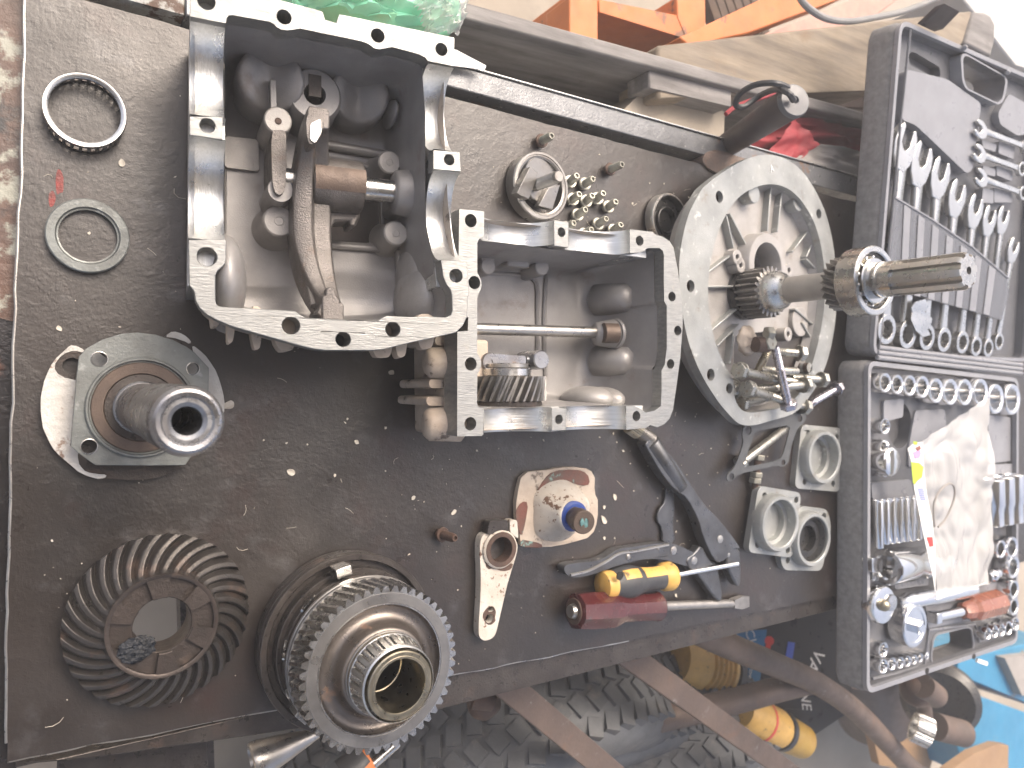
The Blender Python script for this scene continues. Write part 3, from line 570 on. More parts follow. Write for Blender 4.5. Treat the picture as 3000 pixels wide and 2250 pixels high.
fLo, fLi = lin(FA.p(c2(127, 100)), FA.p(c2(113, 1560))), lin(FA.p(c2(357, 150)), FA.p(c3(360, 690)))
y0, y1, y2, y3 = FA.p(c2(240, 118))[1], FA.p(c2(235, 752))[1], FA.p(c2(235, 890))[1], FA.p(c3(240, 668))[1]
yT, yB = FA.p(c2(128, -108))[1], FA.p(c3(119, 950))[1]; dA = (y0 - y1) / 2 * .9
bored_wall('bored_wall', HA, fLo, fLi, yT, y0, y1, y2, y3, yB, dA, .100)
bs = A([(122, 752), (337, 760), (338, 905), (122, 875)])
mk('joint_boss', prism(bs, -.0118, 0, [circ(FA.p(c2(238, 812)), .0045, 22)]), 'mach', HA, bevel=.0004)
fRi, fRo = lin(FA.p(c2(1668, 395)), FA.p(c3(1752, 800))), lin(FA.p(c2(1836, 428)), FA.p(c3(1921, 808)))
z0, z1, z2, z3 = FA.p(c2(1750, 426))[1], FA.p(c2(1790, 975))[1], FA.p(c2(1790, 1106))[1], FA.p(c3(1840, 804))[1]
bored_wall('bored_wall', HA, fRi, fRo, FA.p(c2(1700, 300))[1], z0, z1, z2, z3, FA.p(c3(1800, 960))[1], (z0 - z1) / 2 * .92, .100)
mk('joint_boss', prism(A([(1702, 972), (1874, 985), (1882, 1112), (1700, 1097)]), -.0118, 0, [circ(FA.p(c2(1805, 1035)), .0038, 22)]), 'mach', HA, bevel=.0004)
for (q, r) in ((c2(238, 812), .0046), (c2(1805, 1035), .0039)): bolt_hole_liner(HA, FA, FA.p(q), r, .012, 'cast')
# cast shell: inside, floor with its window, outside
inn = topi[::-1] + [FA.p(c2(357, y)) for y in (400, 800, 1200)]
inn = topi + [FA.p(c2(358, y)) for y in (300, 600, 900, 1200)] + boti[::-1] + [FA.p(c2(1690, y)) for y in (1400, 1050, 700)]
ic = FA.p(c2(1010, 1000)); flr = -.098
def sm(pts, k):
    for _ in range(k): pts = [((pts[i - 1][0] + 2 * pts[i][0] + pts[(i + 1) % len(pts)][0]) / 4, (pts[i - 1][1] + 2 * pts[i][1] + pts[(i + 1) % len(pts)][1]) / 4) for i in range(len(pts))]
    return pts
rings = [at3(inn, -.0142), at3(scale2(sm(inn, 1), .99, ic), -.03), at3(scale2(sm(inn, 3), .965, ic), -.07), at3(scale2(sm(inn, 6), .945, ic), flr + .009), at3(scale2(sm(inn, 7), .93, ic), flr + .003), at3(scale2(sm(inn, 8), .905, ic), flr)]
win = chaikin([FA.p(c2(*q), flr) for q in ((905, 1030), (985, 1038), (1290, 1085), (1335, 1160), (1362, 1230), (1368, 1495), (1335, 1572), (1240, 1585), (905, 1548))], 1)
mk('inner_wall', join(loft(rings), sheet([p[:2] for p in rings[-1]], flr, [win])), 'cast', HA, smooth=60)
mk('window_edge', loft([at3(win, flr), at3(scale2(win, .985), flr - .006)]), 'cast', HA)
mk('window_lip', tube(at3(scale2(win, 1.05), flr + .0005), .0026, 8, True), 'cast', HA)
out = topo[:10] + [FA.p(c2(x, y)) for x, y in ((1850, 700), (1880, 1300))] + boto[-2::-1] + [FA.p(c2(118, 1200)), FA.p(c2(122, 500))]
out = topo[:10] + [FA.p(c2(x, y)) for x, y in ((1840, 700), (1870, 1300))] + [p for p in boto[:-1]][::-1] + [FA.p(c2(118, 1200)), FA.p(c2(122, 500))]
oi = inset(out, .0035); oc_ = FA.p(c2(1010, 950))
mk('outer_wall', loft([at3(oi, -.0145), at3(scale2(oi, .99, oc_), -.05), at3(scale2(oi, .975, oc_), -.104)]), 'cream', HA, smooth=50)
def ribs(pts, w0, w1, cr):
    for k, (x0, x1, y, ln) in enumerate(pts):
        a, b = FA.p(cr(x0, y), w0), FA.p(cr(x1, y), w0); dx = b[0] - a[0]
        pl = [(a[0], a[1] + .02), (b[0], b[1] + .02), (b[0] - dx * .1, b[1] - ln * .7), (a[0] + dx * .6, a[1] - ln), (a[0] + dx * .25, a[1] - ln * .9)]
        mk('casting_rib', rough_vf(prism(chaikin(pl, 2), w1, w0), .001, 90), 'cream', HA, bevel=.001)
ribs([(350, 415, 1262, .0085), (505, 600, 1290, .0095), (640, 825, 1335, .006)], -.02, -.038, c3); ribs([(1270, 1450, 1385, .0055), (1440, 1545, 1360, .0085), (1575, 1720, 1325, .006)], -.022, -.036, c3); ribs([(245, 330, 1190, .004)], -.018, -.05, c3)
# castings inside
def blob(q, w, rx, ry, rz, m='cast', nm='cast_boss'): p = FA.p(q, w); return mk(nm, ball((p[0], p[1], w), rx, ry, rz), m, HA, smooth=80)
def post(q, w, r, m='cast', nm='cast_stud', r2=None, ring_=True):
    p = FA.p(q, w); v = lathe([(0, w), (r - .0012, w), (r, w - .0012), (r * 1.12, flr + .006), (r * 1.45, flr)], 28); o = mk(nm, mv(v, p[0], p[1]), m, HA)
    if ring_: mk('centre_mark', tube(at3(circ(p, r * .28, 16), w + .0001), .0004, 5, True), m, HA)
    return o
def saddle(q, w, r):
    p = FA.p(q, w)
    V = []; n = 24
    rg = []
    for rr_, ww in ((0.02, 0), (.5, .0), (.85, 0), (1, -.002), (1.05, -.02), (1.0, -.04), (.98, -.06)):
        rg.append([(p[0] + r * rr_ * math.cos(2 * PI * i / n), p[1] + r * rr_ * .85 * math.sin(2 * PI * i / n), w + ww - (.010 * max(0, 1 - (math.cos(2 * PI * i / n) * rr_ * 1.5) ** 2) * (1 if ww > -.01 else .3) if True else 0) + .004 * math.sin(2 * PI * i / n) * rr_) for i in range(n)])
    return mk('cast_boss', loft(rg, True, True), 'cast', HA, smooth=70)
saddle(c2(655, 500), -.050, .0235); saddle(c2(1235, 600), -.058, .0225)
p = FA.p(c2(935, 610), -.055); mk('slotted_boss', mv(lathe([(.007, -.006), (.008, 0), (.018, 0), (.020, -.003), (.021, -.045)], 28), p[0], p[1], -.055), 'cast', HA); mk('slot', box(p[0] - .0045, p[0] + .0045, p[1] - .002, p[1] + .014, -.062, -.0542), 'dark', HA)
0 and mk('cast_web', loft([[FA.p3(c2(x, y), -.05 - .0) for x, y in ((350, 545), (480, 552), (560, 640), (700, 640))], [FA.p3(c2(x, y), -.052) for x, y in ((350, 575), (470, 585), (550, 660), (700, 665))], [FA.p3(c2(x, y), -.097) for x, y in ((350, 640), (470, 650), (560, 720), (700, 730))]], close=False), 'cast', HA, smooth=60)
mk('raised_pad', prism(roundpoly(A([(350, 880), (570, 905), (575, 1110), (350, 1085)], flr + .004), .003), flr, flr + .004), 'castl', HA, bevel=.001)
# oil gallery along the left
def bargeo(q0, q1, w0, w1, r, nm='gallery', m='cast', n=14): return mk(nm, rod(FA.p3(q0, w0), FA.p3(q1, w1), r, r, n, .001), m, HA, smooth=60)
g = [FA.p3(c2(660, 500), -.05), FA.p3(c2(665, 740), -.055)]
mk('gallery', prism(A([(645, 500), (682, 510), (690, 745), (650, 745)], -.052), flr, -.052), 'cast', HA, bevel=.0015)
mk('gallery', mv(lathe([(0, -.05), (.0088, -.05), (.0098, -.0512), (.0105, flr)], 28), *FA.p(c2(696, 778), -.05)), 'castl', HA); pp = FA.p(c2(697, 785), -.0498); mk('oil_hole', disc(.0024, -.0002, .0002, 16), 'rust', HA).location = (*pp, -.0499)
mk('gallery', prism(chaikin(A([(650, 850), (690, 838), (740, 845), (752, 880), (750, 1150), (738, 1235), (720, 1262), (690, 1262), (668, 1235), (655, 1150)], -.046), 1), flr, -.046), 'fork', HA, bevel=.004, smooth=60)
mk('gallery', mv(lathe([(0, -.05), (.0085, -.05), (.009, -.051), (.01, flr)], 24), *FA.p(c2(712, 1230), -.05)), 'cast', HA)
mk('gallery', rod(FA.p3(c2(702, 1240), -.062), FA.p3(c2(704, 1400), -.07), .0034, .0034, 12), 'castl', HA)
post(c2(704, 1432), -.064, .0115); post(c2(1420, 1050), -.072, .0092, 'castl'); post(c2(1462, 1510), -.066, .0098, 'castl')
mk('oil_bead', rod(FA.p3(c2(720, 1570), flr + .001), FA.p3(c2(800, 1572), flr + .001), .002), 'chrome', HA)
# corner bulges
blob(c3(350, 960), -.05, .014, .034, .05); blob(c3(1600, 1060), -.075, .017, .030, .04, 'castl'); blob(c3(1555, 900), -.08, .010, .024, .03, 'castl'); blob(c3(1700, 1050), -.07, .012, .02, .04, 'castl')
mk('cast_ridge', rod(FA.p3(c3(1620, 960), -.06), FA.p3(c3(1760, 820), -.05), .0028), 'cast', HA); mk('cast_ridge', rod(FA.p3(c3(1480, 740), -.09), FA.p3(c3(1490, 960), -.09), .0028), 'castl', HA)
mk('cast_ridge', rod(FA.p3(c2(1040, 1590), flr + .002), FA.p3(c2(1480, 1625), flr + .002), .003), 'cast', HA); mk('cast_ridge', rod(FA.p3(c2(960, 930), flr + .003), FA.p3(c2(1420, 1010), flr + .003), .004), 'cast', HA)
blob(c2(1425, 745), -.075, .004, .01, .02)
# shaft bearing boss and the fork shaft
yS = FA.p(c2(1400, 1240), -.058)[1]; X = lambda x, w=-.058, y=1240: FA.p(c2(x, y), w)[0]
mk('shaft_boss', rod((X(1440), yS, -.058), (X(1620), yS, -.058), .0165, .020, 26, .002), 'cast', HA, smooth=60); mk('shaft_boss', box(X(1445), X(1610), yS - .014, yS + .012, flr, -.064), 'cast', HA, bevel=.005)
SF = thing('shift_fork', 'dark forged shift fork on its shaft across the larger housing', 'shift fork', FA)
mk('fork_shaft', rod((X(735), yS, -.058), (X(1450), yS, -.058), .0088, .0088, 24), 'steelb', SF)
mk('hub', rod((X(900), yS, -.058), (X(1235), yS, -.058), .0195, .0195, 32, .002), 'fork', SF, smooth=50)
mk('machined_band', loft([[(X(912) + k * (X(1232) - X(912)), yS + .0197 * math.cos(a), -.058 + .0197 * math.sin(a)) for a in [R(62 + 4 * i) for i in range(14)]] for k in (0, 1)], close=False), 'brown', SF)
mk('hub_lug', prism(A([(1020, 1300), (1230, 1300), (1215, 1420), (1190, 1478), (1145, 1470), (1150, 1440), (1060, 1445), (1020, 1500)], -.066), -.085, -.060), 'fork', SF, bevel=.003, smooth=60)
# yoke: an arc plate across the shaft, open towards the top face
ya, yb = FA.p(c2(930, 760), -.012)[1], FA.p(c3(1030, 1130), -.02)[1]; ym, Ry = (ya + yb) / 2, (ya - yb) / 2
rg = []
for i in range(33):
    a = PI * i / 32; tk = .009 + .008 * math.sin(a) ** 2; cw = -.016 - .044 * math.sin(a); cy = ym + Ry * math.cos(a)
    wx = .0075 + .0070 * math.sin(a) ** 1.5; cx = X(912) - .002 + .001 * math.sin(a) + (.010 * max(0, -math.cos(a)) ** 2)
    nx, nw = math.cos(a), -math.sin(a)
    sec = [(-wx, -tk), (-wx * .75, -tk * 1.12), (-wx * .1, -tk * 1.12), (wx * .1, -tk * .6), (wx * .9, -tk * .6), (wx, -tk * .4), (wx, tk * .7), (wx * .8, tk), (-wx * .8, tk), (-wx, tk * .7)]
    rg.append([(cx + u, cy + v * nx, cw + v * nw) for u, v in sec])
mk('yoke', loft(rg, True, True, True), 'fork', SF, smooth=40, bevel=.001)
tp = A([(872, 760), (905, 738), (985, 752), (995, 790), (970, 900), (905, 950), (880, 900)], -.014); mk('fork_pad', prism(chaikin(tp, 1), -.04, -.013), 'fork', SF, bevel=.002); mk('worn_face', prism(roundpoly(A([(908, 800), (972, 770), (975, 860), (935, 930), (902, 900)], -.0118), .002), -.0125, -.0115), 'steelb', SF)
tp = A([(1010, 975), (1060, 972), (1068, 1030), (1100, 1065), (1085, 1175), (935, 1170), (985, 1060), (1005, 1035)], -.018, c3); mk('fork_pad', prism(chaikin(tp, 1), -.055, -.018), 'fork', SF, bevel=.0025); mk('fork_rib', rod(FA.p3(c3(885, 760), -.045), FA.p3(c3(880, 860), -.05), .005), 'steelb', SF)
mk('fork_rib', tube(spline([FA.p3(c2(x, y), w) for x, y, w in ((880, 1000, -.035), (868, 1300, -.052), (872, 1650, -.052), (890, 1800, -.045))] + [FA.p3(c3(930, 1100), -.03)], 6), .0028, 8), 'fork', SF)

# ============================================================ smaller open housing
FB = Fr(P(c5(1100, 820), .100))
HB = thing('gearbox_cover', 'smaller open aluminium housing half holding an oil gear', 'gearbox housing', FB)
def B(pts, w=0): return [FB.p(c5(*q), w) for q in pts]
bl = [(425, 110), (450, 540), (425, 1105), (422, 1520)]; hB = .0051
ls = B([(345, 30), (518, 45), (518, 215), (482, 240), (470, 265), (470, 470), (482, 492), (496, 520), (500, 555), (494, 590), (476, 620), (470, 650), (470, 1030), (486, 1055), (497, 1085), (497, 1120), (486, 1150), (471, 1175), (468, 1375), (476, 1402), (515, 1415), (512, 1595), (500, 1605), (330, 1608), (332, 880), (405, 875), (408, 780), (335, 785)])
mk('flange', prism(ls, -.022, 0, [circ(FB.p(c5(*q)), hB, 24) for q in bl]), 'mach', HB, bevel=.0005)
rs = B([(1530, 170), (1690, 188), (1702, 204), (1760, 222), (1805, 252), (1832, 295), (1862, 450), (1888, 640), (1897, 780), (1895, 860), (1880, 1060), (1860, 1210), (1830, 1420), (1805, 1485), (1770, 1522), (1720, 1545), (1670, 1530), (1640, 1550), (1505, 1562), (1503, 1398), (1560, 1396), (1605, 1418), (1640, 1442), (1700, 1430), (1745, 1398), (1750, 1290), (1750, 1150), (1772, 1110), (1780, 1040), (1786, 1000), (1786, 700), (1768, 670), (1765, 500), (1766, 350), (1758, 318), (1735, 300), (1650, 300), (1630, 320), (1600, 330), (1530, 334)])
br = [(1597, 250), (1822, 637), (1862, 873), (1812, 1105), (1575, 1467)]
mk('flange', prism(rs, -.012, 0, [circ(FB.p(c5(*q)), hB * .88, 22) for q in br]), 'mach', HB, bevel=.0005)
for q in bl: bolt_hole_liner(HB, FB, FB.p(c5(*q)), hB * 1.005, .04, 'cast')
for q in br: bolt_hole_liner(HB, FB, FB.p(c5(*q)), hB * .885, .03, 'cast')
def liny(p, q): return lambda a: p[1] + (q[1] - p[1]) * (a - p[0]) / (q[0] - p[0])
def wallB(o0, o1, i0, i1, x0, x1, x2, x3, ymid):
    fo, fi = liny(FB.p(c5(*o0)), FB.p(c5(*o1))), liny(FB.p(c5(*i0)), FB.p(c5(*i1)))
    xs = [FB.p(c5(x, ymid))[0] for x in (x0, x1, x2, x3)]; xl, xr = xs[0] - .012, xs[3] + .03
    n = 28; arc = lambda a, b, k: [((a + b) / 2 - (b - a) / 2 * math.cos(PI * i / n), -k * (b - a) / 2 * math.sin(PI * i / n)) for i in range(1, n)]
    pl = [(xl, -.0222), (xs[0], -.0222), (xs[0], 0)] + arc(xs[0], xs[1], .8) + [(xs[1], 0), (xs[1], -.010), (xs[2], -.010), (xs[2], 0)] + arc(xs[2], xs[3], .72) + [(xs[3], 0), (xs[3], -.0122), (xr, -.0122), (xr, -.088), (xl, -.088)]
    return mk('bored_wall', prism(pl, lambda p: (p[0], fo(p[0]), p[1]), lambda p: (p[0], fi(p[0]), p[1])), 'borex', HB, smooth=25, bevel=.0004)
wallB((518, 45), (1530, 170), (518, 215), (1530, 334), 518, 1004, 1104, 1530, 200)
wallB((512, 1595), (1505, 1562), (515, 1412), (1503, 1398), 515, 986, 1086, 1504, 1490)
mk('joint_boss', prism(B([(1004, 106), (1104, 119), (1104, 297), (1004, 285)]), -.0098, 0, [circ(FB.p(c5(1055, 190)), .0038, 22)]), 'mach', HB, bevel=.0004); mk('joint_boss', prism(B([(988, 1409), (1086, 1413), (1086, 1566), (986, 1569)]), -.0098, 0, [circ(FB.p(c5(1037, 1490)), .0038, 22)]), 'mach', HB, bevel=.0004)
for q in ((1055, 190), (1037, 1490)): bolt_hole_liner(HB, FB, FB.p(c5(*q)), .0039, .012, 'cast')
inB = B([(470, 250), (760, 252), (1000, 286), (1250, 305), (1530, 334), (1630, 320), (1735, 302), (1762, 330), (1766, 500), (1768, 670), (1786, 700), (1786, 1000), (1772, 1110), (1750, 1150), (1748, 1395), (1640, 1442), (1503, 1398), (1250, 1400), (1000, 1408), (760, 1412), (470, 1402), (470, 1100), (470, 800), (470, 500)])
inB = [tuple(p[:2]) for p in spline([Vector((*p, 0)) for p in inB], 3, True)]
def shrink(pts, l, r, t, b):
    xs = [p[0] for p in pts]; ys = [p[1] for p in pts]; x0, x1, y0_, y1_ = min(xs), max(xs), min(ys), max(ys)
    return [(x0 + l + (p[0] - x0) / (x1 - x0) * (x1 - x0 - l - r), y0_ + b + (p[1] - y0_) / (y1_ - y0_) * (y1_ - y0_ - t - b)) for p in pts]
fB = -.086; rB = [at3(inB, -.0125), at3(shrink(inB, .001, .003, .002, .002), -.035), at3(shrink(sm(inB, 2), .003, .012, .006, .004), -.065), at3(shrink(sm(inB, 4), .004, .022, .009, .006), fB + .006), at3(shrink(sm(inB, 5), .008, .030, .013, .010), fB + .001), at3(shrink(sm(inB, 6), .012, .036, .017, .014), fB)]
mk('inner_wall', join(loft(rB), sheet([p[:2] for p in rB[-1]], fB)), 'cast', HB, smooth=60)
oB = inset(B([(345, 32), (1530, 172), (1760, 224), (1832, 295), (1888, 640), (1896, 860), (1860, 1210), (1830, 1420), (1720, 1543), (500, 1603), (331, 1606), (333, 800)]), .003)
mk('outer_wall', loft([at3(oB, -.0125), at3(oB, -.04), at3(scale2(oB, .95), -.097)]), 'cream', HB, smooth=50)
# cast lugs and fins on its left side
for yy, ln, rr_ in ((1098, .026, .0135), (1520, .027, .0145)):
    a = FB.p3(c5(335, yy), -.026); mk('cast_lug', rough_vf(rod(a + Vector((.006, 0, 0)), a + Vector((-ln, 0, -.006)), rr_, rr_ * .9, 20, .004), .0008, 90), 'cream', HB, smooth=60)
for yy, x in ((1243, 125), (1362, 110), (945, 170)):
    a, b = FB.p(c5(x, yy), -.03), FB.p(c5(335, yy), -.03); hh = .0044
    mk('cast_fin', rough_vf(prism(roundpoly([(a[0], a[1] - hh * .8), (b[0] + .006, b[1] - hh), (b[0] + .006, b[1] + hh), (a[0], a[1] + hh * .8)], .004), -.085, -.028), .0006, 90), 'cream', HB, bevel=.0015)
a = FB.p(c5(260, 1300), -.05); mk('cast_rib', rough_vf(box(a[0] - .012, a[0] + .04, FB.p(c5(260, 1590), -.05)[1], FB.p(c5(260, 930), -.05)[1], -.09, -.05), .002, 60), 'cream', HB, bevel=.003)
# inside the smaller housing
def bB(q, w, rx, ry, rz, m='cast'): p = FB.p(c5(*q), w); return mk('cast_boss', ball((p[0], p[1], w), rx, ry, rz, 24, 14), m, HB, smooth=80)
for q in ((1490, 640), (1490, 1085)):
    a = FB.p3(c5(q[0] + 60, q[1]), -.040); b = a + Vector((-.012, 0, -.045)); mk('cast_boss', rod(a, b, .0135, .0165, 26, .006), 'cast', HB, smooth=80); c = a + Vector((.022, 0, -.012)); mk('cast_boss', rod(c + Vector((.012, 0, 0)), a + Vector((-.003, 0, -.012)), .012, .013, 24, .005), 'cast', HB, smooth=80)
mk('oil_pipe', rod(FB.p3(c5(440, 860), -.062), FB.p3(c5(1300, 885), -.058), .0052, .0052, 18), 'steel', HB)
pb = FB.p3(c5(1400, 893), -.050); mk('pipe_boss', rod(pb + Vector((-.012, 0, -.012)), pb + Vector((.012, 0, -.004)), .011, .015, 24, .002), 'cast', HB, smooth=60); mk('pipe_boss_ring', tube([pb + Vector((.007 + .0 * a, .0125 * math.cos(a), .0125 * math.sin(a) - .002)) for a in [2 * PI * i / 24 for i in range(24)]], .0022, 6, True), 'cast', HB)
mk('pipe_plug', rod(pb + Vector((-.010, 0, .0)), pb + Vector((.004, 0, .004)), .0095, .0095, 22), 'brown', HB)
for pts in (((545, 470), (800, 490), (862, 520), (885, 570), (888, 700), (888, 1000), (860, 1040), (700, 1060)), ((950, 480), (935, 800), (945, 1200)), ((1290, 430), (1290, 800), (1310, 1200))):
    mk('cast_ridge', tube(spline([FB.p3(c5(*q), fB + .001) for q in pts], 4), .0024, 7), 'cast', HB)
for q, r in (((548, 425), .0075), ((922, 430), .0078)):
    p = FB.p(c5(*q), -.058); mk('cast_stud', mv(lathe([(0, -.058), (r - .001, -.058), (r, -.059), (r * 1.2, fB)], 24), *p), 'cast', HB); mk('stud_arm', box(p[0] - r * .9, p[0] + r * .9, p[1], p[1] + .03, fB, -.0585), 'cast', HB, bevel=.001)
a = FB.p(c5(760, 400), -.06); mk('cast_block', box(a[0] - .012, a[0] + .012, a[1] - .004, a[1] + .03, fB, -.06), 'cast', HB, bevel=.002)
for yy in (695, 1050): mk('cast_ridge', rod(FB.p3(c5(1560, yy + 6), -.055), FB.p3(c5(1780, yy - 10), -.016), .002, .003), 'cast', HB)
bB((1230, 1345), -.06, .022, .012, .03, 'castl'); bB((1330, 1350), -.06, .016, .012, .03, 'castl')
# oil gear on its side, pump arm above it
gx0, gx1 = FB.p(c5(468, 1270), -.038)[0], FB.p(c5(932, 1270), -.038)[0]; gr = (gx1 - gx0) / 2 + .001; gy0, gy1 = FB.p(c5(700, 1365), -.02)[1], FB.p(c5(700, 1190), -.02)[1]
GM = Matrix.Translation(((gx0 + gx1) / 2, 0, -.012 - gr)) @ Matrix.Rotation(R(-90), 4, 'X')
OG = thing('oil_gear', 'bright helical gear lying on its side in the smaller housing', 'gear', FB)
mk('gear_body', xf(gear(30, gr - .0062, gr, gy0, gy1, .012, .28, 6), GM), 'gearst', OG, smooth=30)
mk('gear_hub', xf(ring(gr * .62, .011, gy1 + .0002, gy1 + .007), GM), 'steelb', OG); mk('thrust_plate', xf(ring(gr * .55, .011, gy1 + .0072, gy1 + .011), GM), 'steel', OG); mk('thrust_plate', xf(ring(gr * .9, .011, gy0 - .005, gy0 - .0004), GM), 'dark', OG)
PA = thing('pump_arm', 'dark oil pump arm with round knob beside the helical gear', 'pump arm', FB)
mk('body', prism(roundpoly(B([(500, 1050), (560, 1032), (720, 1045), (808, 1048), (808, 1112), (700, 1118), (530, 1122), (500, 1105)], -.05), .003), -.075, -.05), 'blued', PA, bevel=.002)
mk('pivot', mv(lathe([(0, 0), (.0022, 0), (.0022, .001), (.0075, .001), (.0082, 0), (.0085, -.02)], 26), *FB.p(c5(560, 1092), -.048), -.048), 'blued', PA)
mk('arm', rod(FB.p3(c5(800, 1078), -.056), FB.p3(c5(900, 1076), -.056), .0036), 'blued', PA); mk('knob', mv(lathe([(0, 0), (.0075, 0), (.0085, -.001), (.009, -.03)], 26), *FB.p(c5(918, 1076), -.046), -.046), 'blued', PA)
# ============================================================ loose parts on the bench
def fr_at(q, z=0, **k): return Fr(P(q, z), **k)
# bearing cage ring, flat ring
cg = thing('bearing_cage', 'thin bearing cage ring with small notches round its lower edge', 'bearing cage', fr_at(c1(685, 945), .0))
mk('rim', lathe([(.0216, .0120), (.0250, .011), (.0256, .012), (.0255, .0140), (.0249, .0148), (.0236, .0148), (.0218, .0136)], 64, True), 'satin', cg)
mk('foot_ring', lathe([(.0240, 0), (.0250, 0), (.0250, .003), (.0240, .003)], 64, True), 'dark', cg)
nb = [xf(box(.0236, .0252, -.0011, .0011, .002, .0118), Matrix.Rotation(2 * PI * i / 30, 4, 'Z')) for i in range(30)]
mk('bars', join(*nb), 'steel', cg); mk('inner_lip', join(*[xf(box(.0228, .0238, -.0009, .0009, .0105, .0136), Matrix.Rotation(2 * PI * (i + .5) / 30, 4, 'Z')) for i in range(30)]), 'dark', cg)
solo('spacer_ring', lathe([(.0180, 0), (.0252, 0), (.0258, .0008), (.0258, .0058), (.0250, .0064), (.0200, .0064), (.0190, .0050), (.0180, .0048)], 72, True), 'plate', 'flat grey spacer ring with chamfered rim lying below the bearing cage', 'ring', fr_at(c1(0, 0), 0) if False else fr_at(F(190, 512), 0))
# painted round flange under the shaft
ff = Fr((0, 0, .0)); PF = thing('painted_flange', 'round flange with thick white paint lying under the stub shaft', 'flange')
fo_ = chaikin([P(d1(*q), .007)[:2] for q in ((690, 345), (590, 303), (540, 330), (430, 440), (370, 560), (330, 700), (325, 800), (340, 950), (390, 1080), (450, 1170), (560, 1270), (660, 1350), (780, 1395), (900, 1385), (1000, 1400), (1130, 1402), (1250, 1388), (1400, 1340), (1530, 1270), (1650, 1160), (1760, 1020), (1815, 880), (1818, 740), (1785, 600), (1735, 480), (1645, 370), (1560, 285), (1470, 215), (1400, 190), (1340, 228), (1280, 320), (1000, 345), (800, 345))], 2)
hp = P(d1(585, 478), .007)[:2]
mk('body', prism(fo_, .0004, .007, [circ(hp, .0058, 22)]), 'dark', PF, bevel=.001)
def coat(pts, nm='paint_coat'):
    pl = chaikin([P(d1(*q), .0076)[:2] for q in pts], 1); return mk(nm, rough_vf(prism(pl, .0066, .0078), .0005, 260), 'thickwhite', PF, bevel=.0006)
coat([(690, 345), (590, 303), (540, 330), (430, 440), (370, 560), (330, 700), (325, 800), (340, 950), (390, 1080), (450, 1170), (560, 1270), (660, 1350), (780, 1395), (850, 1385), (868, 1355), (790, 1350), (700, 1340), (650, 1290), (630, 1220), (640, 1150), (700, 900), (720, 640), (640, 600), (480, 560), (430, 480), (500, 385), (600, 350), (680, 370)])
coat([(1335, 235), (1400, 190), (1480, 220), (1550, 270), (1540, 300), (1480, 270), (1400, 250)]); coat([(1560, 300), (1645, 370), (1735, 480), (1785, 600), (1818, 740), (1815, 880), (1740, 900), (1600, 700), (1640, 500), (1560, 360)])
coat([(1440, 430), (1650, 420), (1650, 590), (1440, 590)]); coat([(700, 380), (760, 340), (900, 440), (880, 500), (700, 500)])
# stub shaft with its bearing plate, leaning a little
SS = Fr(P(d1(1150, 812), .022), ry=1.5)
S = thing('stub_shaft', 'hollow stub shaft standing in a grey bearing plate with a brown ring', 'stub shaft', SS)
q_ = lambda *p: SS.p(d1(*p), 0)
po = [q_(*p) for p in ((640, 400), (700, 333), (830, 262), (980, 216), (1110, 204), (1260, 222), (1400, 265), (1510, 320), (1575, 365), (1692, 490), (1690, 660), (1670, 900), (1640, 1080), (1500, 1280), (1200, 1283), (770, 1280), (700, 1230), (572, 1130), (600, 800), (620, 560))]
ph = [(805, 420, .0048), (1563, 498, .0042), (722, 1128, .0048)]
mk('bearing_plate', prism(po, -.006, 0, [circ(q_(x, y), r, 24) for x, y, r in ph] + [circ((0, 0), .0295, 40)]), 'plate', S, bevel=.0005)
for x, y, r in ph: mk('hole_rim', tube(at3(circ(q_(x, y), r * 1.04, 24), .0002), .0004, 5, True), 'steel', S)
mk('seal_housing', lathe([(.029, -.006), (.0350, -.004), (.0350, .0022), (.0344, .003), (.0332, .003), (.0326, .0015), (.0324, -.004)], 72, True), 'plate', S)
mk('retainer_ring', lathe([(.0314, -.004), (.0316, .0005), (.0310, .0012), (.0240, .0012), (.0232, .0), (.0232, -.004)], 72, True), 'brown', S); mk('inner_seal', lathe([(.0231, -.004), (.0231, .0002), (.0172, .0002), (.0172, -.004)], 60, True), 'dark', S)
tubeH = SS.I @ P(d1(1525, 925), .10)
hgt = .168; tb = Fr((0, 0, 0)); 
ax_top = Vector(SS.p(d1(1525, 925), hgt)) ; mS = Matrix(((1, 0, ax_top.x / hgt, 0), (0, 1, ax_top.y / hgt, 0), (0, 0, 1, 0), (0, 0, 0, 1)))
mk('collar', xf(lathe([(.0165, -.003), (.0184, -.002), (.0184, .0035), (.0174, .0045), (.0160, .0045)], 56), mS), 'blued', S)
mk('sleeve', xf(lathe([(.0168, -.003), (.0168, .055), (.0176, .058), (.0176, .105), (.0184, .108), (.0186, hgt - .005), (.0182, hgt - .0025), (.0166, hgt - .0006), (.0152, hgt), (.0130, hgt - .0004), (.0120, hgt - .0014), (.0098, hgt - .0014), (.0076, hgt - .003), (.0070, hgt - .06)], 72), mS), 'blued', S, smooth=25)
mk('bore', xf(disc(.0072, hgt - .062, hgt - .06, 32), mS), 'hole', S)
SFr = Fr(SS.M @ Vector((ax_top.x, ax_top.y, hgt)), ry=1.5)
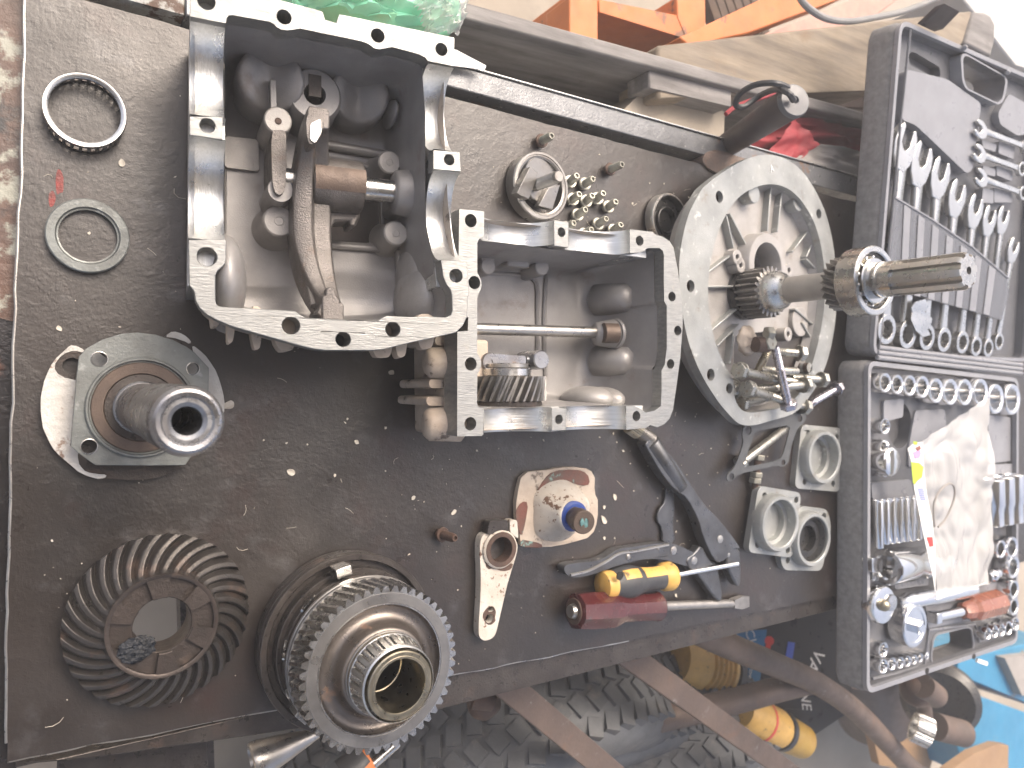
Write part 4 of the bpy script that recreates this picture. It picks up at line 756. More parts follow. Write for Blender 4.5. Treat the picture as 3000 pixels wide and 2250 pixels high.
# stamped mark on its end face
for k, ch in enumerate('GLN380'):
    a = R(42 - k * 17); r = .0143
    cu = bpy.data.curves.new('stamp', 'FONT'); cu.body = ch; cu.size = .0027; cu.align_x = 'CENTER'; cu.extrude = .0001
    o = bpy.data.objects.new('stamp', cu); COL.objects.link(o); dg = bpy.context.evaluated_depsgraph_get(); dg.update(); me = bpy.data.meshes.new_from_object(o.evaluated_get(dg)); COL.objects.unlink(o); bpy.data.objects.remove(o)
    me.materials.append(MA['steelb']); st_ = bpy.data.objects.new('stamped_mark', me); COL.objects.link(st_); st_.parent = S
    st_.matrix_local = Matrix.Translation((ax_top.x + r * math.cos(a), ax_top.y + r * math.sin(a), hgt + .0001)) @ Matrix.Rotation(a - PI / 2, 4, 'Z')

# spiral bevel gear: a height field round the axis
MA['hubdark'] = mat('dark_hub_steel', (.075, .06, .053), (.042, .035, .032), .45, .6, 35, .35, 400, patch=((.115, .08, .06), 40, .64, .2))
BG = thing('ring_gear', 'dark ring gear with curved spiral teeth and a lump of black grease', 'gear', fr_at(d2(905, 785), .0, rz=8))
nT, nr, per = 31, 16, 14; ri, ro = .0385, .0615
V = []; cols = nT * per
def crown(ph):                                # tooth height 0..1 over one pitch
    x = abs((ph % 1) - .5) * 2; return min(1, max(0, (x - .06) / .55))
for j in range(nr + 1):
    t = j / nr; r = ri + (ro - ri) * t; zc = .026 - .0125 * t; dep = .0034 + .0018 * t
    for i in range(cols):
        a = 2 * PI * i / cols; sp = -.02 - .26 * t - .10 * t * t; V.append((r * math.cos(a + sp), r * math.sin(a + sp), zc - dep * (1 - crown(i / per))))
Fc = [(j * cols + i, j * cols + (i + 1) % cols, (j + 1) * cols + (i + 1) % cols, (j + 1) * cols + i) for j in range(nr) for i in range(cols)]
b0 = len(V); V += [(.0595 * math.cos(2 * PI * i / cols - .38), .0595 * math.sin(2 * PI * i / cols - .38), .0002) for i in range(cols)]
Fc += [(nr * cols + i, nr * cols + (i + 1) % cols, b0 + (i + 1) % cols, b0 + i) for i in range(cols)]
b1 = len(V); V += [(.0365 * math.cos(2 * PI * i / cols - .02), .0365 * math.sin(2 * PI * i / cols - .02), .0285) for i in range(cols)]
Fc += [(i, b1 + i, b1 + (i + 1) % cols, (i + 1) % cols) for i in range(cols)]
mk('toothed_rim', (V, Fc), mat('oily_gear_steel', (.072, .065, .060), (.040, .036, .034), .36, .55, 40, .35, 500, patch=((.10, .065, .048), 40, .60, .2)), BG, smooth=28)
hub = [circ((0, 0), .0190, 40)]
mk('hub_face', join(ring(.0366, .0190, .0002, .0248, 96)), 'hubdark', BG)
for k in range(6):
    a0_, a1_ = R(60 * k + 14), R(60 * k + 40); n = 8
    pl = [(.0190 * math.cos(a0_ + (a1_ - a0_) * i / n), .0190 * math.sin(a0_ + (a1_ - a0_) * i / n)) for i in range(n + 1)] + [(.036 * math.cos(a1_ + .12 - (a1_ - a0_ + .24) * i / n), .036 * math.sin(a1_ + .12 - (a1_ - a0_ + .24) * i / n)) for i in range(n + 1)]
    pl = [(.0192 * math.cos(a), .0192 * math.sin(a)) for a in [a0_ - .0 + (a1_ - a0_) * i / n for i in range(n + 1)]] + [(.0355 * math.cos(a), .0355 * math.sin(a)) for a in [a1_ - .04 - (a1_ - a0_ - .08) * i / n for i in range(n + 1)]]
    th_ = [a0_ + (a1_ - a0_) * i / n for i in range(n + 1)]; mk('hub_pad', loft([[(r_ * math.cos(a), r_ * math.sin(a), z_) for a in th_] for r_, z_ in ((.0194, .0245), (.0194, .0280), (.0200, .0285), (.0338, .0285), (.0338, .0245))], False), 'hubdark', BG)
mk('hub_rim', lathe([(.0335, .0249), (.0335, .0282), (.0345, .0288), (.0365, .0288), (.0368, .028), (.0368, .0249)], 72, True), 'hubdark', BG)
gp = BG.matrix_world.inverted() @ P(d2(780, 985), .03)
mk('grease', rough_vf(ball((gp.x, gp.y, .0282), .012, .009, .0026, 48, 24), .0019, 520), mat('black_grease', (.014, .018, .026), (.008, .009, .011), .18, 0, 120, 1.0, 700), BG, smooth=60)

# clutch drum with helical gear and roller bearing, one stack
GX, GY = .204, -.2087
CG = thing('clutch_gear', 'helical gear on its clutch drum with a taper roller bearing on top', 'gear assembly', Fr((GX, GY, 0)))
mk('drum', lathe([(.02, .001), (.069, .001), (.0705, .002), (.0705, .0075), (.0695, .0085), (.0695, .0095), (.0712, .0105), (.0712, .0165), (.0702, .0175), (.0702, .0188), (.0716, .0198), (.0716, .0240), (.0710, .0246), (.0668, .0246), (.0660, .0236), (.0655, .0180), (.03, .0180)], 96), 'dark', CG, smooth=30)
mk('clutch_plate', ring(.0610, .03, .0185, .030, 72), 'dark', CG); mk('clutch_plate', ring(.0575, .03, .030, .0385, 72), 'dark', CG); mk('clutch_plate', ring(.0545, .03, .0385, .052, 72), 'gearst', CG)
def lug(ang, r, wd, z0, z1, m='steelb', nm='clutch_lug'): mk(nm, xf(box(r - .008, r, -wd / 2, wd / 2, z0, z1), Matrix.Rotation(ang, 4, 'Z')), m, CG, bevel=.0005)
CGf = Fr((GX, GY, 0)); lq = CGf.p(d3(685, 400), .046); la = math.atan2(lq[1], lq[0]); lug(la, math.hypot(*lq) + .005, .0125, .030, .046, 'steelb'); lug(la + 2.1, .064, .012, .03, .046, 'steel'); lug(la - 2.1, .064, .012, .03, .046, 'steel')
for k in range(5):
    a = la + .55 + k * .62; mk('spring_clip', tube([Matrix.Rotation(a, 4, 'Z') @ Vector((.0595 + .0012 * math.sin(u * 2), (u - 1.5) * .0045, .044 + .0035 * math.sin(u * 2.1))) for u in [i * .25 for i in range(13)]], .0011, 6), 'steelb', CG)
mk('gear_flange', lathe([(.03, .052), (.0598, .052), (.0606, .0526), (.0606, .0552), (.0596, .0560), (.0596, .0566), (.0604, .0572), (.0604, .0600), (.0598, .0606), (.0546, .0606)], 96), 'gearst', CG, smooth=30)
mk('gear_rim', gear(50, .0564, .0606, .0700 - .008, .0895, .0470, -.12, 5, .30, .44), 'steelb', CG, smooth=32)
mk('gear_web', lathe([(.0478, .0897), (.0475, .0880), (.0462, .0838), (.0440, .0822), (.0400, .0818), (.0366, .0828), (.0340, .0860), (.0328, .0905), (.0322, .0950), (.0310, .0965), (.0300, .0967), (.0295, .0967)], 96), mat('forged_web', (.22, .195, .175), (.15, .132, .12), .33, .85, 30, .25, 900, patch=((.22, .12, .07), 40, .68, .1)), CG, smooth=60)
mk('gear_face', ring(.0560, .0476, .0885, .0897, 96), 'gearst', CG)
mk('hub_ring', ring(.0302, .02, .0960, .0985, 72), 'gearst', CG)
BZ = .0985
mk('bearing_cone', lathe([(.0205, BZ), (.0288, BZ), (.0292, BZ + .0005), (.0292, BZ + .0016), (.0270, BZ + .002), (.0232, BZ + .0220), (.0238, BZ + .0226), (.0238, BZ + .0250), (.0230, BZ + .0258), (.0205, BZ + .0258)], 72), 'copper', CG, smooth=30)
mk('cage_band', ring(.0294, .0272, BZ + .0012, BZ + .0040, 72), 'satin', CG); mk('cage_band', lathe([(.0247, BZ + .0185), (.0263, BZ + .0180), (.0270, BZ + .0192), (.0266, BZ + .0225), (.0256, BZ + .0235), (.0250, BZ + .0225)], 72, True), 'satin', CG)
nR = 19
for i in range(nR):
    m = Matrix.Rotation(2 * PI * i / nR, 4, 'Z')
    o = mk('roller', rod((.0262, 0, BZ + .0035), (.0234, 0, BZ + .0180), .0032, .0028, 14), 'steelb', CG); o.matrix_local = m
    o = mk('cage_bar', xf(box(-.0008, .0008, -.0016, .0016, 0, .0165), Matrix.Translation((.0284, 0, BZ + .0030)) @ Matrix.Rotation(R(-9), 4, 'Y')), 'satin', CG); o.matrix_local = m @ Matrix.Rotation(PI / nR, 4, 'Z')
mk('bush', lathe([(.0206, BZ + .0258), (.0202, BZ + .0262), (.0188, BZ + .0262), (.0184, BZ + .0256), (.0182, .09), (.0188, .0895), (.0188, .082), (.0180, .0815), (.0180, .02)], 72), 'copper', CG, smooth=30)
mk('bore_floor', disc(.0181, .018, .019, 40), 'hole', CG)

# bearing race and threaded coupling
rf = fr_at(c4(722, 700), 0, ry=3)
solo('bearing_race', lathe([(.0258, 0), (.0318, 0), (.0326, .001), (.0326, .0135), (.0316, .0147), (.0296, .0147), (.0291, .0138), (.0283, .0138), (.0277, .0143), (.0258, .0135)], 72, True), 'gearst', 'round steel bearing race lying around the threaded coupling', 'bearing race', rf)
tcF = fr_at(c4(752, 640), .004, ry=10, rz=-14); TCp = thing('threaded_coupling', 'tang coupling with a threaded stud standing inside the bearing race', 'coupling', tcF)
mk('base_disc', lathe([(0, 0), (.0218, 0), (.0226, .001), (.0226, .007), (.0218, .008), (0, .008)], 56), 'gearst', TCp)
def tq(pts, w): return [tcF.p(c4(*q), w) for q in pts]
mk('tang', prism(tq([(700, 520), (770, 570), (690, 785), (592, 735)], .017), .008, .017), 'gearst', TCp, bevel=.0006)
mk('tang', prism(tq([(850, 690), (945, 665), (880, 870), (770, 835)], .015), .008, .015), 'gearst', TCp, bevel=.0006)
s0, s1 = tcF.p3(c4(745, 672), .009), tcF.p3(c4(935, 598), .047)
L = (s1 - s0).length; pr = [(0, 0), (.0056, 0)]
for i in range(16): z = .006 + (L - .009) * i / 16; pr += [(.0056, z), (.0049, z + (L - .009) / 32)]
mk('stud', lrod(s0, s1, pr + [(.0054, L - .002), (.0045, L), (0, L)], 22)[0], 'gearst', TCp)

# small flanged bolts
def bolt_proto(headm, shankm, name='flange_bolt', Ls=.0135, label='', fr=None, grp=None):
    t = thing(name, label, 'bolt', fr, grp)
    mk('head', prism(circ((0, 0), .0054, 6), .0, .0048), headm, t, bevel=.0005)
    mk('washer_face', lathe([(0, .0046), (.0064, .0046), (.0067, .0050), (.0067, .0060), (.0062, .0066), (0, .0066)], 28), headm, t)
    pr = [(0, .0066), (.0041, .0066)]
    for i in range(9): z = .0075 + Ls * .82 * i / 9; pr += [(.0041, z), (.0037, z + Ls * .82 / 18)]
    e = .0066 + Ls; mk('shank', lathe(pr + [(.0036, e - .0018), (.0027, e), (.0021, e), (.0019, e - .0022), (0, e - .0022)], 20), shankm, t)
    return t
def upright(base, tip, h):               # a frame whose z axis points from the base pixel to the tip pixel
    a, b = P(base, 0), P(tip, h); z = (b - a).normalized(); x = Vector((0, 1, 0)).cross(z).normalized(); y = z.cross(x); f = Fr((0, 0, 0))
    f.M = Matrix(((x.x, y.x, z.x, a.x), (x.y, y.y, z.y, a.y), (x.z, y.z, z.z, a.z), (0, 0, 0, 1))); f.I = f.M.inverted(); return f
BT = [((1005, 660), (1083, 590), 'nearest the stud of the coupling, top left of the cluster'), ((1120, 675), (1212, 618), 'top right of the cluster'), ((1025, 800), (1102, 740), 'left end of the middle row'), ((1135, 815), (1208, 752), 'middle of the middle row'), ((1225, 795), (1298, 732), 'third in the middle row'), ((1310, 860), (1398, 802), 'rightmost of the cluster, standing apart'), ((1060, 925), (1152, 866), 'alone below the middle row'), ((965, 1030), (1058, 975), 'close to the bored wall beside the race'), ((1225, 1000), (1322, 940), 'lower right, behind another bolt'), ((1350, 1050), (1440, 988), 'lowest on the right'), ((1110, 1080), (1200, 1028), 'half hidden by the housing wall')]
bp0 = None; grp = 'small flanged bolts clustered beside the coupling'
for b, tq_, lb in BT:
    f = upright(c4(*b), c4(*tq_), .0205)
    if bp0 is None: bp0 = bolt_proto('zinc', 'zinc', label='small zinc flanged bolt, ' + lb, fr=f, grp=grp)
    else: dup(bp0, f, 'small zinc flanged bolt, ' + lb)
bolt_proto('rust', 'zinc', label='flanged bolt with rusty head standing nearest the back rail', fr=upright(c4(770, 322), c4(875, 270), .024), Ls=.0175)
bolt_proto('rust', 'zinc', label='flanged bolt with rusty head standing right of the bolt cluster', fr=upright(c4(1322, 552), c4(1445, 502), .024), Ls=.0175)
bolt_proto('rust', 'rust', label='fully rusty bolt standing alone above the clutch gear', fr=upright(d3(1298, 140), d3(1398, 170), .024), Ls=.0185, name='rusty_bolt')
# oil seal
os_ = thing('oil_seal', 'black rubber oil seal ring between the small housing and the round flange', 'oil seal', fr_at(c4(1772, 965), 0, ry=5))
mk('case_ring', lathe([(.0278, 0), (.0287, .001), (.0287, .0105), (.0280, .0115), (.0266, .0115)], 64), 'steel', os_); mk('rubber_face', lathe([(.0268, .0114), (.0256, .0120), (.0248, .0112), (.0240, .0040), (.0158, .0040), (.0148, .0072), (.0138, .0078), (.0128, .0068), (.0122, .001), (0, .001)], 64), 'rubber', os_)

# round flange (bell housing)
FC = Fr(P(c6(660, 850), .036), ry=7)
BH = thing('bell_flange', 'large round aluminium flange with radial ribs leaning under the input shaft', 'flange', FC)
def Cc(pts, w=0): return [FC.p(c6(*q), w) for q in pts]
fo2 = chaikin(Cc([(700, 100), (620, 108), (540, 135), (430, 200), (360, 250), (320, 285), (305, 300), (270, 360), (225, 450), (185, 620), (172, 760), (182, 900), (200, 1060), (240, 1220), (310, 1380), (400, 1520), (460, 1590), (520, 1650), (600, 1655), (700, 1625), (830, 1590), (900, 1520), (980, 1400), (1035, 1250), (1068, 1080), (1080, 900), (1068, 680), (1030, 480), (970, 330), (890, 205), (800, 130)]), 2)
fi2 = chaikin(Cc([(690, 270), (620, 285), (540, 325), (470, 395), (405, 520), (358, 680), (338, 850), (345, 1000), (372, 1150), (412, 1260), (470, 1370), (487, 1400), (492, 1500), (520, 1555), (560, 1580), (640, 1575), (780, 1550), (870, 1470), (925, 1340), (972, 1180), (1003, 1010), (1012, 850), (1000, 680), (962, 520), (905, 405), (835, 320), (765, 280)]), 2)
bh = [(405, 345, .0062), (241, 855, .0062), (356, 1362, .0064), (974, 442, .0058), (921, 1322, .0062), (462, 1440, .0056)]
mk('rim', prism(fo2, -.010, 0, [fi2] + [circ(FC.p(c6(x, y)), r, 24) for x, y, r in bh]), 'oldalu', BH, bevel=.001)
for x, y, r in bh: bolt_hole_liner(BH, FC, FC.p(c6(x, y)), r * 1.01, .012, 'brown')
wz = -.020; cc = FC.p(c6(672, 850))
rC = [at3(fi2, -.0102), at3(scale2(fi2, .985, cc), -.016), at3(scale2(fi2, .97, cc), wz)]
hubc = FC.p(c6(680, 745), -.004); hubw = FC.p(c6(672, 730), wz)
cut = chaikin([FC.p(c6(*q), wz) for q in ((488, 1150), (520, 1130), (620, 1120), (800, 1105), (870, 1120), (890, 1160), (900, 1300), (880, 1400), (820, 1470), (700, 1510), (560, 1520), (505, 1480), (487, 1380))], 1)
mk('web', join(loft(rC), sheet([p[:2] for p in rC[-1]], wz, [circ(hubw, .0275, 40), cut])), 'castl', BH, smooth=40)
mk('outer_skirt', loft([at3(inset(fo2, .004), -.0102), at3(inset(fo2, .012), -.028)]), 'castl', BH, smooth=50)
mk('hub', mv(lathe([(.0272, -.030), (.0272, -.004), (.0280, -.003), (.0375, -.003), (.0388, -.005), (.0405, wz)], 60), *hubc), 'castl', BH, smooth=40)
def crib(p, q, th=.0024, ht=.0085):
    a, b = FC.p3(c6(*p), wz + ht), FC.p3(c6(*q), wz + ht); v = (b - a); s = Vector((-v.y, v.x, 0)).normalized() * th / 2
    mk('rib', prism([(a + s)[:2], (b + s)[:2], (b - s)[:2], (a - s)[:2]], wz - .001, wz + ht), 'oldalu', BH, bevel=.0008)
for p, q in (((703, 285), (682, 540)), ((768, 290), (740, 545)), ((448, 450), (490, 640)), ((468, 440), (560, 620)), ((345, 775), (490, 665)), ((338, 858), (500, 856)), ((362, 1110), (520, 975)), ((395, 1200), (520, 1075)), ((945, 498), (825, 660)), ((968, 540), (905, 690)), ((1002, 800), (905, 700)), ((985, 1110), (840, 985)), ((950, 1185), (880, 1060)), ((470, 1300), (490, 1120))): crib(p, q)
for x, y in ((510, 690), (530, 735), (805, 765), (800, 1130)): mk('hub_lug', mv(ring(.0085, .0032, wz - .001, wz + .013, 24), *FC.p(c6(x, y), wz + .013)), 'castl', BH)
for x, y in ((605, 325), (860, 375)): mk('rim_lug', mv(disc(.011, wz, -.006, 24), *FC.p(c6(x, y), -.006)), 'oldalu', BH)
for x, y, h, rr_ in ((870, 1060, .006, .018), ): mk('web_pad', mv(disc(rr_, wz, wz + h, 28), *FC.p(c6(x, y), wz + h)), 'castl', BH)
text('casting_letter', 'A', FC, c6(698, 205), c6(718, 200), .012, 'print_white', BH, .0004)

# input shaft, upright
SX = .670; SYy = P(c6(645, 900), .034).y; zat = lambda x: .6 - SX / math.tan(TILT + math.atan(((1900 + x / 1.952) - 1500) / FPX))
lean = (P(c6(1840, 762), zat(1840)).y - SYy) / (zat(1840) - .03)
IS = thing('input_shaft', 'upright splined input shaft with pinion, helical gear and ball bearing', 'input shaft', Fr((SX, SYy, .0), rx=-math.degrees(math.atan(lean))))
zp0, zp1 = zat(590), zat(705)
mk('spigot_ring', lathe([(.01, zp0 - .016), (.027, zp0 - .016), (.0285, zp0 - .014), (.0285, zp0 - .009), (.0275, zp0 - .008), (.0275, zp0 - .006), (.0288, zp0 - .005), (.0288, zp0 - .001), (.01, zp0 - .001)], 64), 'rubber', IS)
mk('pinion', gear(24, .0232, .0282, zp0, zp1, .01, 0, 3, .22, .40), 'gearst', IS, smooth=30)
mk('shoulder', lathe([(.0230, zp1), (.0232, zp1 + .002), (.0222, zp1 + .008), (.0195, zp1 + .014), (.0160, zp1 + .018), (.0140, zp1 + .021), (.0138, zp1 + .024)], 56), 'steelb', IS, smooth=70)
zg0, zg1 = zat(1075), zat(1165); zb1 = zat(1300)
mk('shaft_body', lathe([(.0138, zp1 + .020), (.0138, zg0 + .001)], 48), mat('dull_shaft', (.42, .40, .38), (.34, .325, .31), .40, .8, 40, .2, 600), IS)
mk('helical_gear', gear(22, .0212, .0266, zg0, zg1, .01, .30, 5, .2, .42), 'gearst', IS, smooth=30)
mk('bearing_outer', ring(.0335, .0272, zg1 + .002, zb1, 72, .001), 'steelb', IS)
mk('bearing_shield', ring(.0272, .0245, zg1 + .006, zb1 - .0030, 60), 'rubber', IS); mk('bearing_inner', ring(.0222, .0160, zg1 + .002, zb1 + .0004, 60, .001), 'steelb', IS); mk('bearing_cage', ring(.0246, .0222, zg1 + .006, zb1 - .0050, 60), 'copper', IS)
for i in range(13):
    o = mk('ball', ball((.0240, 0, zb1 - .0068), .0034, n=12, m=8), 'chrome', IS, smooth=80); o.matrix_local = Matrix.Rotation(2 * PI * i / 13, 4, 'Z')
zs0, zs1 = zat(1420), zat(1830)
mk('journal', lathe([(.016, zb1 - .004), (.0172, zb1), (.0172, zb1 + (zs0 - zb1) * .42), (.0160, zb1 + (zs0 - zb1) * .45), (.0160, zb1 + (zs0 - zb1) * .52), (.0168, zb1 + (zs0 - zb1) * .55), (.0166, zs0 + .001), (.01, zs0 + .001)], 56), 'steelb', IS, smooth=30)
SP = []
for i in range(8):
    b = 2 * PI / 8
    for f, r in ((-.30, .0128), (-.26, .0128), (-.24, .0163), (.0, .0165), (.24, .0163), (.26, .0128), (.30, .0128), (.5, .0129)): SP.append((r, b * (i + f) + .2))
def spr(k, z): return [(min(r, k) * math.cos(a), min(r, k) * math.sin(a), z) for r, a in SP]
mk('spline', loft([spr(.017, zs0), spr(.017, zs1 - .003), spr(.0148, zs1), [(x * .25, y * .25, z) for x, y, z in spr(.0128, zs1 + .0004)]], True, True, False), mat('spline_steel', (.52, .51, .49), (.42, .41, .395), .32, .95, 50, .1, 500), IS, smooth=28)
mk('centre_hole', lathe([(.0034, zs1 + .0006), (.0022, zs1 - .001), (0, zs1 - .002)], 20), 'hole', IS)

# long bolts heaped in the flange opening
def long_bolt(q0, z0, q1, z1, label, m='zincl', r=.0048, hr_=.0098, head=True, name='long_bolt', washer=False, thread=.4, grp='long zinc bolts heaped in the flange opening'):
    label = ' '.join(label.split()[:16])
    a, b = P(q0, z0), P(q1, z1); mt, L = frame_to(a, b); f = Fr((0, 0, 0)); f.M = mt; f.I = mt.inverted()
    t = thing(name, label, 'bolt', f, grp)
    if head: mk('head', prism(circ((0, 0), hr_, 6, .3), -.0065, 0), m, t, bevel=.0008); mk('washer_face', disc(hr_ * .98, 0, .0012, 24), m, t)
    if washer: mk('washer', mv(ring(hr_ * 1.15, r, 0, .0016, 24), 0, 0, .0015), 'zinc', t)
    pr = [(0, 0), (r, 0), (r, L * (1 - thread))]; n = max(4, int(L * thread / .0022))
    for i in range(n): z = L * (1 - thread) + L * thread * i / n; pr += [(r, z), (r * .87, z + L * thread / n / 2)]
    mk('shank', lathe(pr + [(r * .85, L), (0, L)], 16), m, t); return t
LB = [((355, 180), .052, (640, 245), .040, 'long zinc bolt with its big head against the left rim of the flange opening', 'zincl'), ((405, 292), .052, (610, 358), .044, 'brassy long bolt sloping down right in front of the violet bolt', 'zincl'), ((640, 375), .050, (560, 30), .060, 'violet tinted long bolt leaning across the heap, head at the bottom', 'zincv'), ((930, 290), .016, (700, 425), .014, 'dark shank bolt lying outside the flange towards the tool case', 'zincv'), ((705, 72), .045, (560, 62), .036, 'long bolt with head at the right, highest in the flange opening', 'zincl'), ((735, 265), .040, (430, 290), .036, 'long bolt lying level with its head at the right of the heap', 'zincl'), ((838, 232), .036, (660, 222), .030, 'bolt whose flanged head rests on the right rim of the flange', 'zincl'), ((365, 372), .030, (560, 330), .026, 'bolt whose head lies lowest on the left of the heap', 'zincl'), ((690, 182), .040, (470, 175), .040, 'bare silver stud lying level through the heap', 'zincl'), ((455, 190), .036, (520, 50), .046, 'bronze coloured stud leaning under the fitting in the heap', 'copper'), ((300, 285), .034, (440, 285), .030, 'short bolt with dark washer at the left edge of the flange opening', 'zincl'), ((728, 255), .032, (560, 225), .026, 'bolt with washered head just left of the lone dark shank bolt', 'zincl'), ((735, 395), .022, (650, 372), .020, 'stub bolt with coarse thread at the foot of the heap', 'zincl')]
for a, za, b, zb, lb, m in LB: long_bolt(d5(*a), za, d5(*b), zb, lb, m, washer='washer' in lb, head='stud' not in lb.split(' ', 3)[2] and 'stud' not in lb)
solo('paint_lump', rough_vf(ball(P(d5(390, -5), .042), .014, .017, .008, 24, 14), .003, 150), 'cream', 'lump of cream painted gasket under the pinion', 'paint lump', smooth=70)
ft = thing('pipe_fitting', 'rusty banjo fitting with pale nut on top of the bolt heap', 'fitting')
mk('body', rod(P(d5(440, 20), .055), P(d5(520, 20), .058), .0085, .0085, 18), 'rust', ft); mk('nut', prism(circ(P(d5(545, 8), .066)[:2], .0085, 6), .056, .066), 'zinc', ft, bevel=.001); mk('nut', xf(prism(circ((0, 0), .008, 6), -.004, .004), Matrix.Translation(P(d5(525, -48), .062)) @ Matrix.Rotation(R(70), 4, 'Y')), 'zinc', ft, bevel=.001)
# gaskets, stud and small fitting
gz = .0025
go = [(362, 575), (368, 518), (420, 496), (600, 460), (735, 428), (754, 458), (740, 494), (702, 518), (664, 620), (650, 700), (644, 738), (606, 766), (575, 752), (470, 778), (334, 808), (302, 852), (266, 848), (272, 803), (308, 778), (343, 700), (370, 612)]
gi_ = [(440, 547), (560, 524), (655, 507), (640, 580), (610, 690), (585, 722), (470, 748), (372, 765), (400, 660), (426, 590)]
gt = thing('flange_gasket', 'thin grey four lobed gasket lying beside the round flange', 'gasket')
gpl = chaikin([P(d5(*q), .014)[:2] for q in go], 1)
mk('sheet', prism(gpl, .0124, .014, [chaikin([P(d5(*q), .014)[:2] for q in gi_], 1)] + [circ(P(d5(x, y), .014)[:2], r_, 16) for x, y, r_ in ((400, 540, .0052), (712, 468, .0046), (298, 822, .0040), (612, 736, .0036))]), 'gask', gt, bevel=.0003)
long_bolt(d5(360, 735), .006, d5(635, 520), .008, 'pale zinc bolt lying under the thin grey gasket', 'zincl', r=.0052, thread=.1, grp=None)
sf = thing('small_fitting', 'small rusty stud with nuts lying right of the gasket corner', 'fitting')
mk('stud', rod(P(d5(458, 700), .008), P(d5(438, 900), .006), .0042), 'rust', sf)
for k, (x, y) in enumerate(((462, 705), (447, 810), (440, 845))): a = P(d5(x, y), .008); mt, _ = frame_to(a, a + P(d5(438, 900), .006) - P(d5(458, 700), .008)); mk('nut', xf(prism(circ((0, 0), .0078, 6, .4), -.003, .003), mt), 'zinc', sf, bevel=.0006)
# square bearing caps
def cap_(pl, c, zb, label, inner='oldalu', tiltx=0, holes=(), base=.0):
    f = Fr((0, 0, base)); t = thing('bearing_cover', label, 'bearing cover', f, 'square bearing caps beside the tool case')
    o = roundpoly([f.p(d5(*q), .0085) for q in pl], .010, 6); cl = f.p(d5(*c), .0215)
    mk('square_plate', prism(o, 0, .0085, [circ(f.p(d5(*h), .0085), .0040, 18) for h in holes] + [circ(cl, .0255, 36)]), 'oldalu', t, bevel=.0012)
    mk('raised_ring', mv(lathe([(.0345, .006), (.0340, .0175), (.0330, .0195), (.0320, .0215), (.0285, .0215), (.0275, .0205), (.0270, .009), (.0225, .008), (.0225, .0005), (0, .0005)], 64), *cl), 'oldalu', t, smooth=30)
    if inner != 'oldalu': mk('seal', mv(lathe([(.0272, .0105), (.0265, .018), (.0252, .0185), (.0225, .0125), (.016, .0122), (.0152, .003), (0, .003)], 56), *cl), inner, t)
    return t
cap_([(722, 505), (972, 528), (958, 915), (680, 893)], (868, 705), 0, 'square pale bearing cap with an empty ring, nearest the tool case edge', holes=[(763, 558), (938, 582), (742, 852), (915, 865)])
cap_([(722, 1000), (880, 1020), (905, 1130), (845, 1395), (610, 1390), (590, 1290), (640, 1060)], (800, 1205), 0, 'bearing cap with a black seal partly under another cap', 'rubber', holes=[(640, 1330), (860, 1060)])
cap_([(462, 876), (722, 920), (668, 1315), (396, 1282)], (598, 1108), 0, 'square bearing cap lying over the cap with the black seal', holes=[(498, 938), (690, 965), (455, 1235), (640, 1270)], base=.006)

# clamp lever, painted plug, pliers, screwdrivers
LV = thing('clamp_lever', 'white painted clamp lever with split ring and rusty bolt holes', 'lever')
lq_ = lambda pts, z: [P(d4(*q), z)[:2] for q in pts]
mk('arm', prism(chaikin(lq_([(255, 890), (300, 850), (500, 900), (520, 960), (470, 1120), (440, 1220), (415, 1330), (385, 1460), (362, 1560), (335, 1590), (285, 1608), (255, 1590), (242, 1560), (245, 1450), (256, 1300), (258, 1130), (250, 1010)], .011), 2), .001, .011, [circ(P(d4(328, 1385), .011)[:2], .0035, 14, ry=.0026), circ(P(d4(315, 1450), .011)[:2], .0042, 16), circ(P(d4(400, 972), .0145)[:2], .0118, 24)]), 'white', LV, bevel=.002)
ce = P(d4(400, 972), .0145)[:2]
mk('eye', mv(ring(.0180, .0116, .0006, .0145, 48, .0015), *ce), 'white', LV); mk('eye_bore', mv(lathe([(.0114, .0008), (.0114, .0148)], 40), *ce), 'rust', LV); mk('eye_face', mv(ring(.0162, .0115, .0142, .0150, 48, .0003), *ce), 'rust', LV)
mk('clamp_ear', prism(roundpoly(lq_([(318, 775), (445, 768), (450, 850), (300, 870)], .0135), .003), .003, .0135), 'dark', LV, bevel=.001); mk('clamp_ear', prism(roundpoly(lq_([(458, 768), (510, 765), (520, 900), (462, 855)], .0135), .003), .003, .0135), 'white', LV, bevel=.001)
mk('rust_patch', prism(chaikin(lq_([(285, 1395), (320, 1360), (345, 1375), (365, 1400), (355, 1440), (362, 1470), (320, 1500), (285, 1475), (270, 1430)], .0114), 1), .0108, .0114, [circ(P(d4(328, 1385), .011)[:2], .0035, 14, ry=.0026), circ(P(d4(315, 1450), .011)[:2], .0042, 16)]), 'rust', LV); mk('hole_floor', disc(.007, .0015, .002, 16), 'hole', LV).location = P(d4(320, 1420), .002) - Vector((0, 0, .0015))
mk('rust_patch', prism(chaikin(lq_([(285, 1030), (330, 1055), (420, 1090), (485, 1060), (470, 1110), (410, 1125), (350, 1100), (300, 1110)], .0115), 1), .0108, .0115), 'rust', LV)
PP = thing('painted_plug', 'white painted housing plug with blue ringed rusty bolt, paint flaking', 'plug')
mk('base', rough_vf(prism(chaikin(lq_([(505, 600), (500, 760), (540, 905), (530, 955), (700, 962), (880, 930), (1030, 880), (1070, 760), (1075, 640), (1050, 580), (1048, 440), (970, 400), (800, 400), (700, 425), (545, 435)], .006), 1), .0006, .006), .0011, 160), 'cream', PP, bevel=.001)
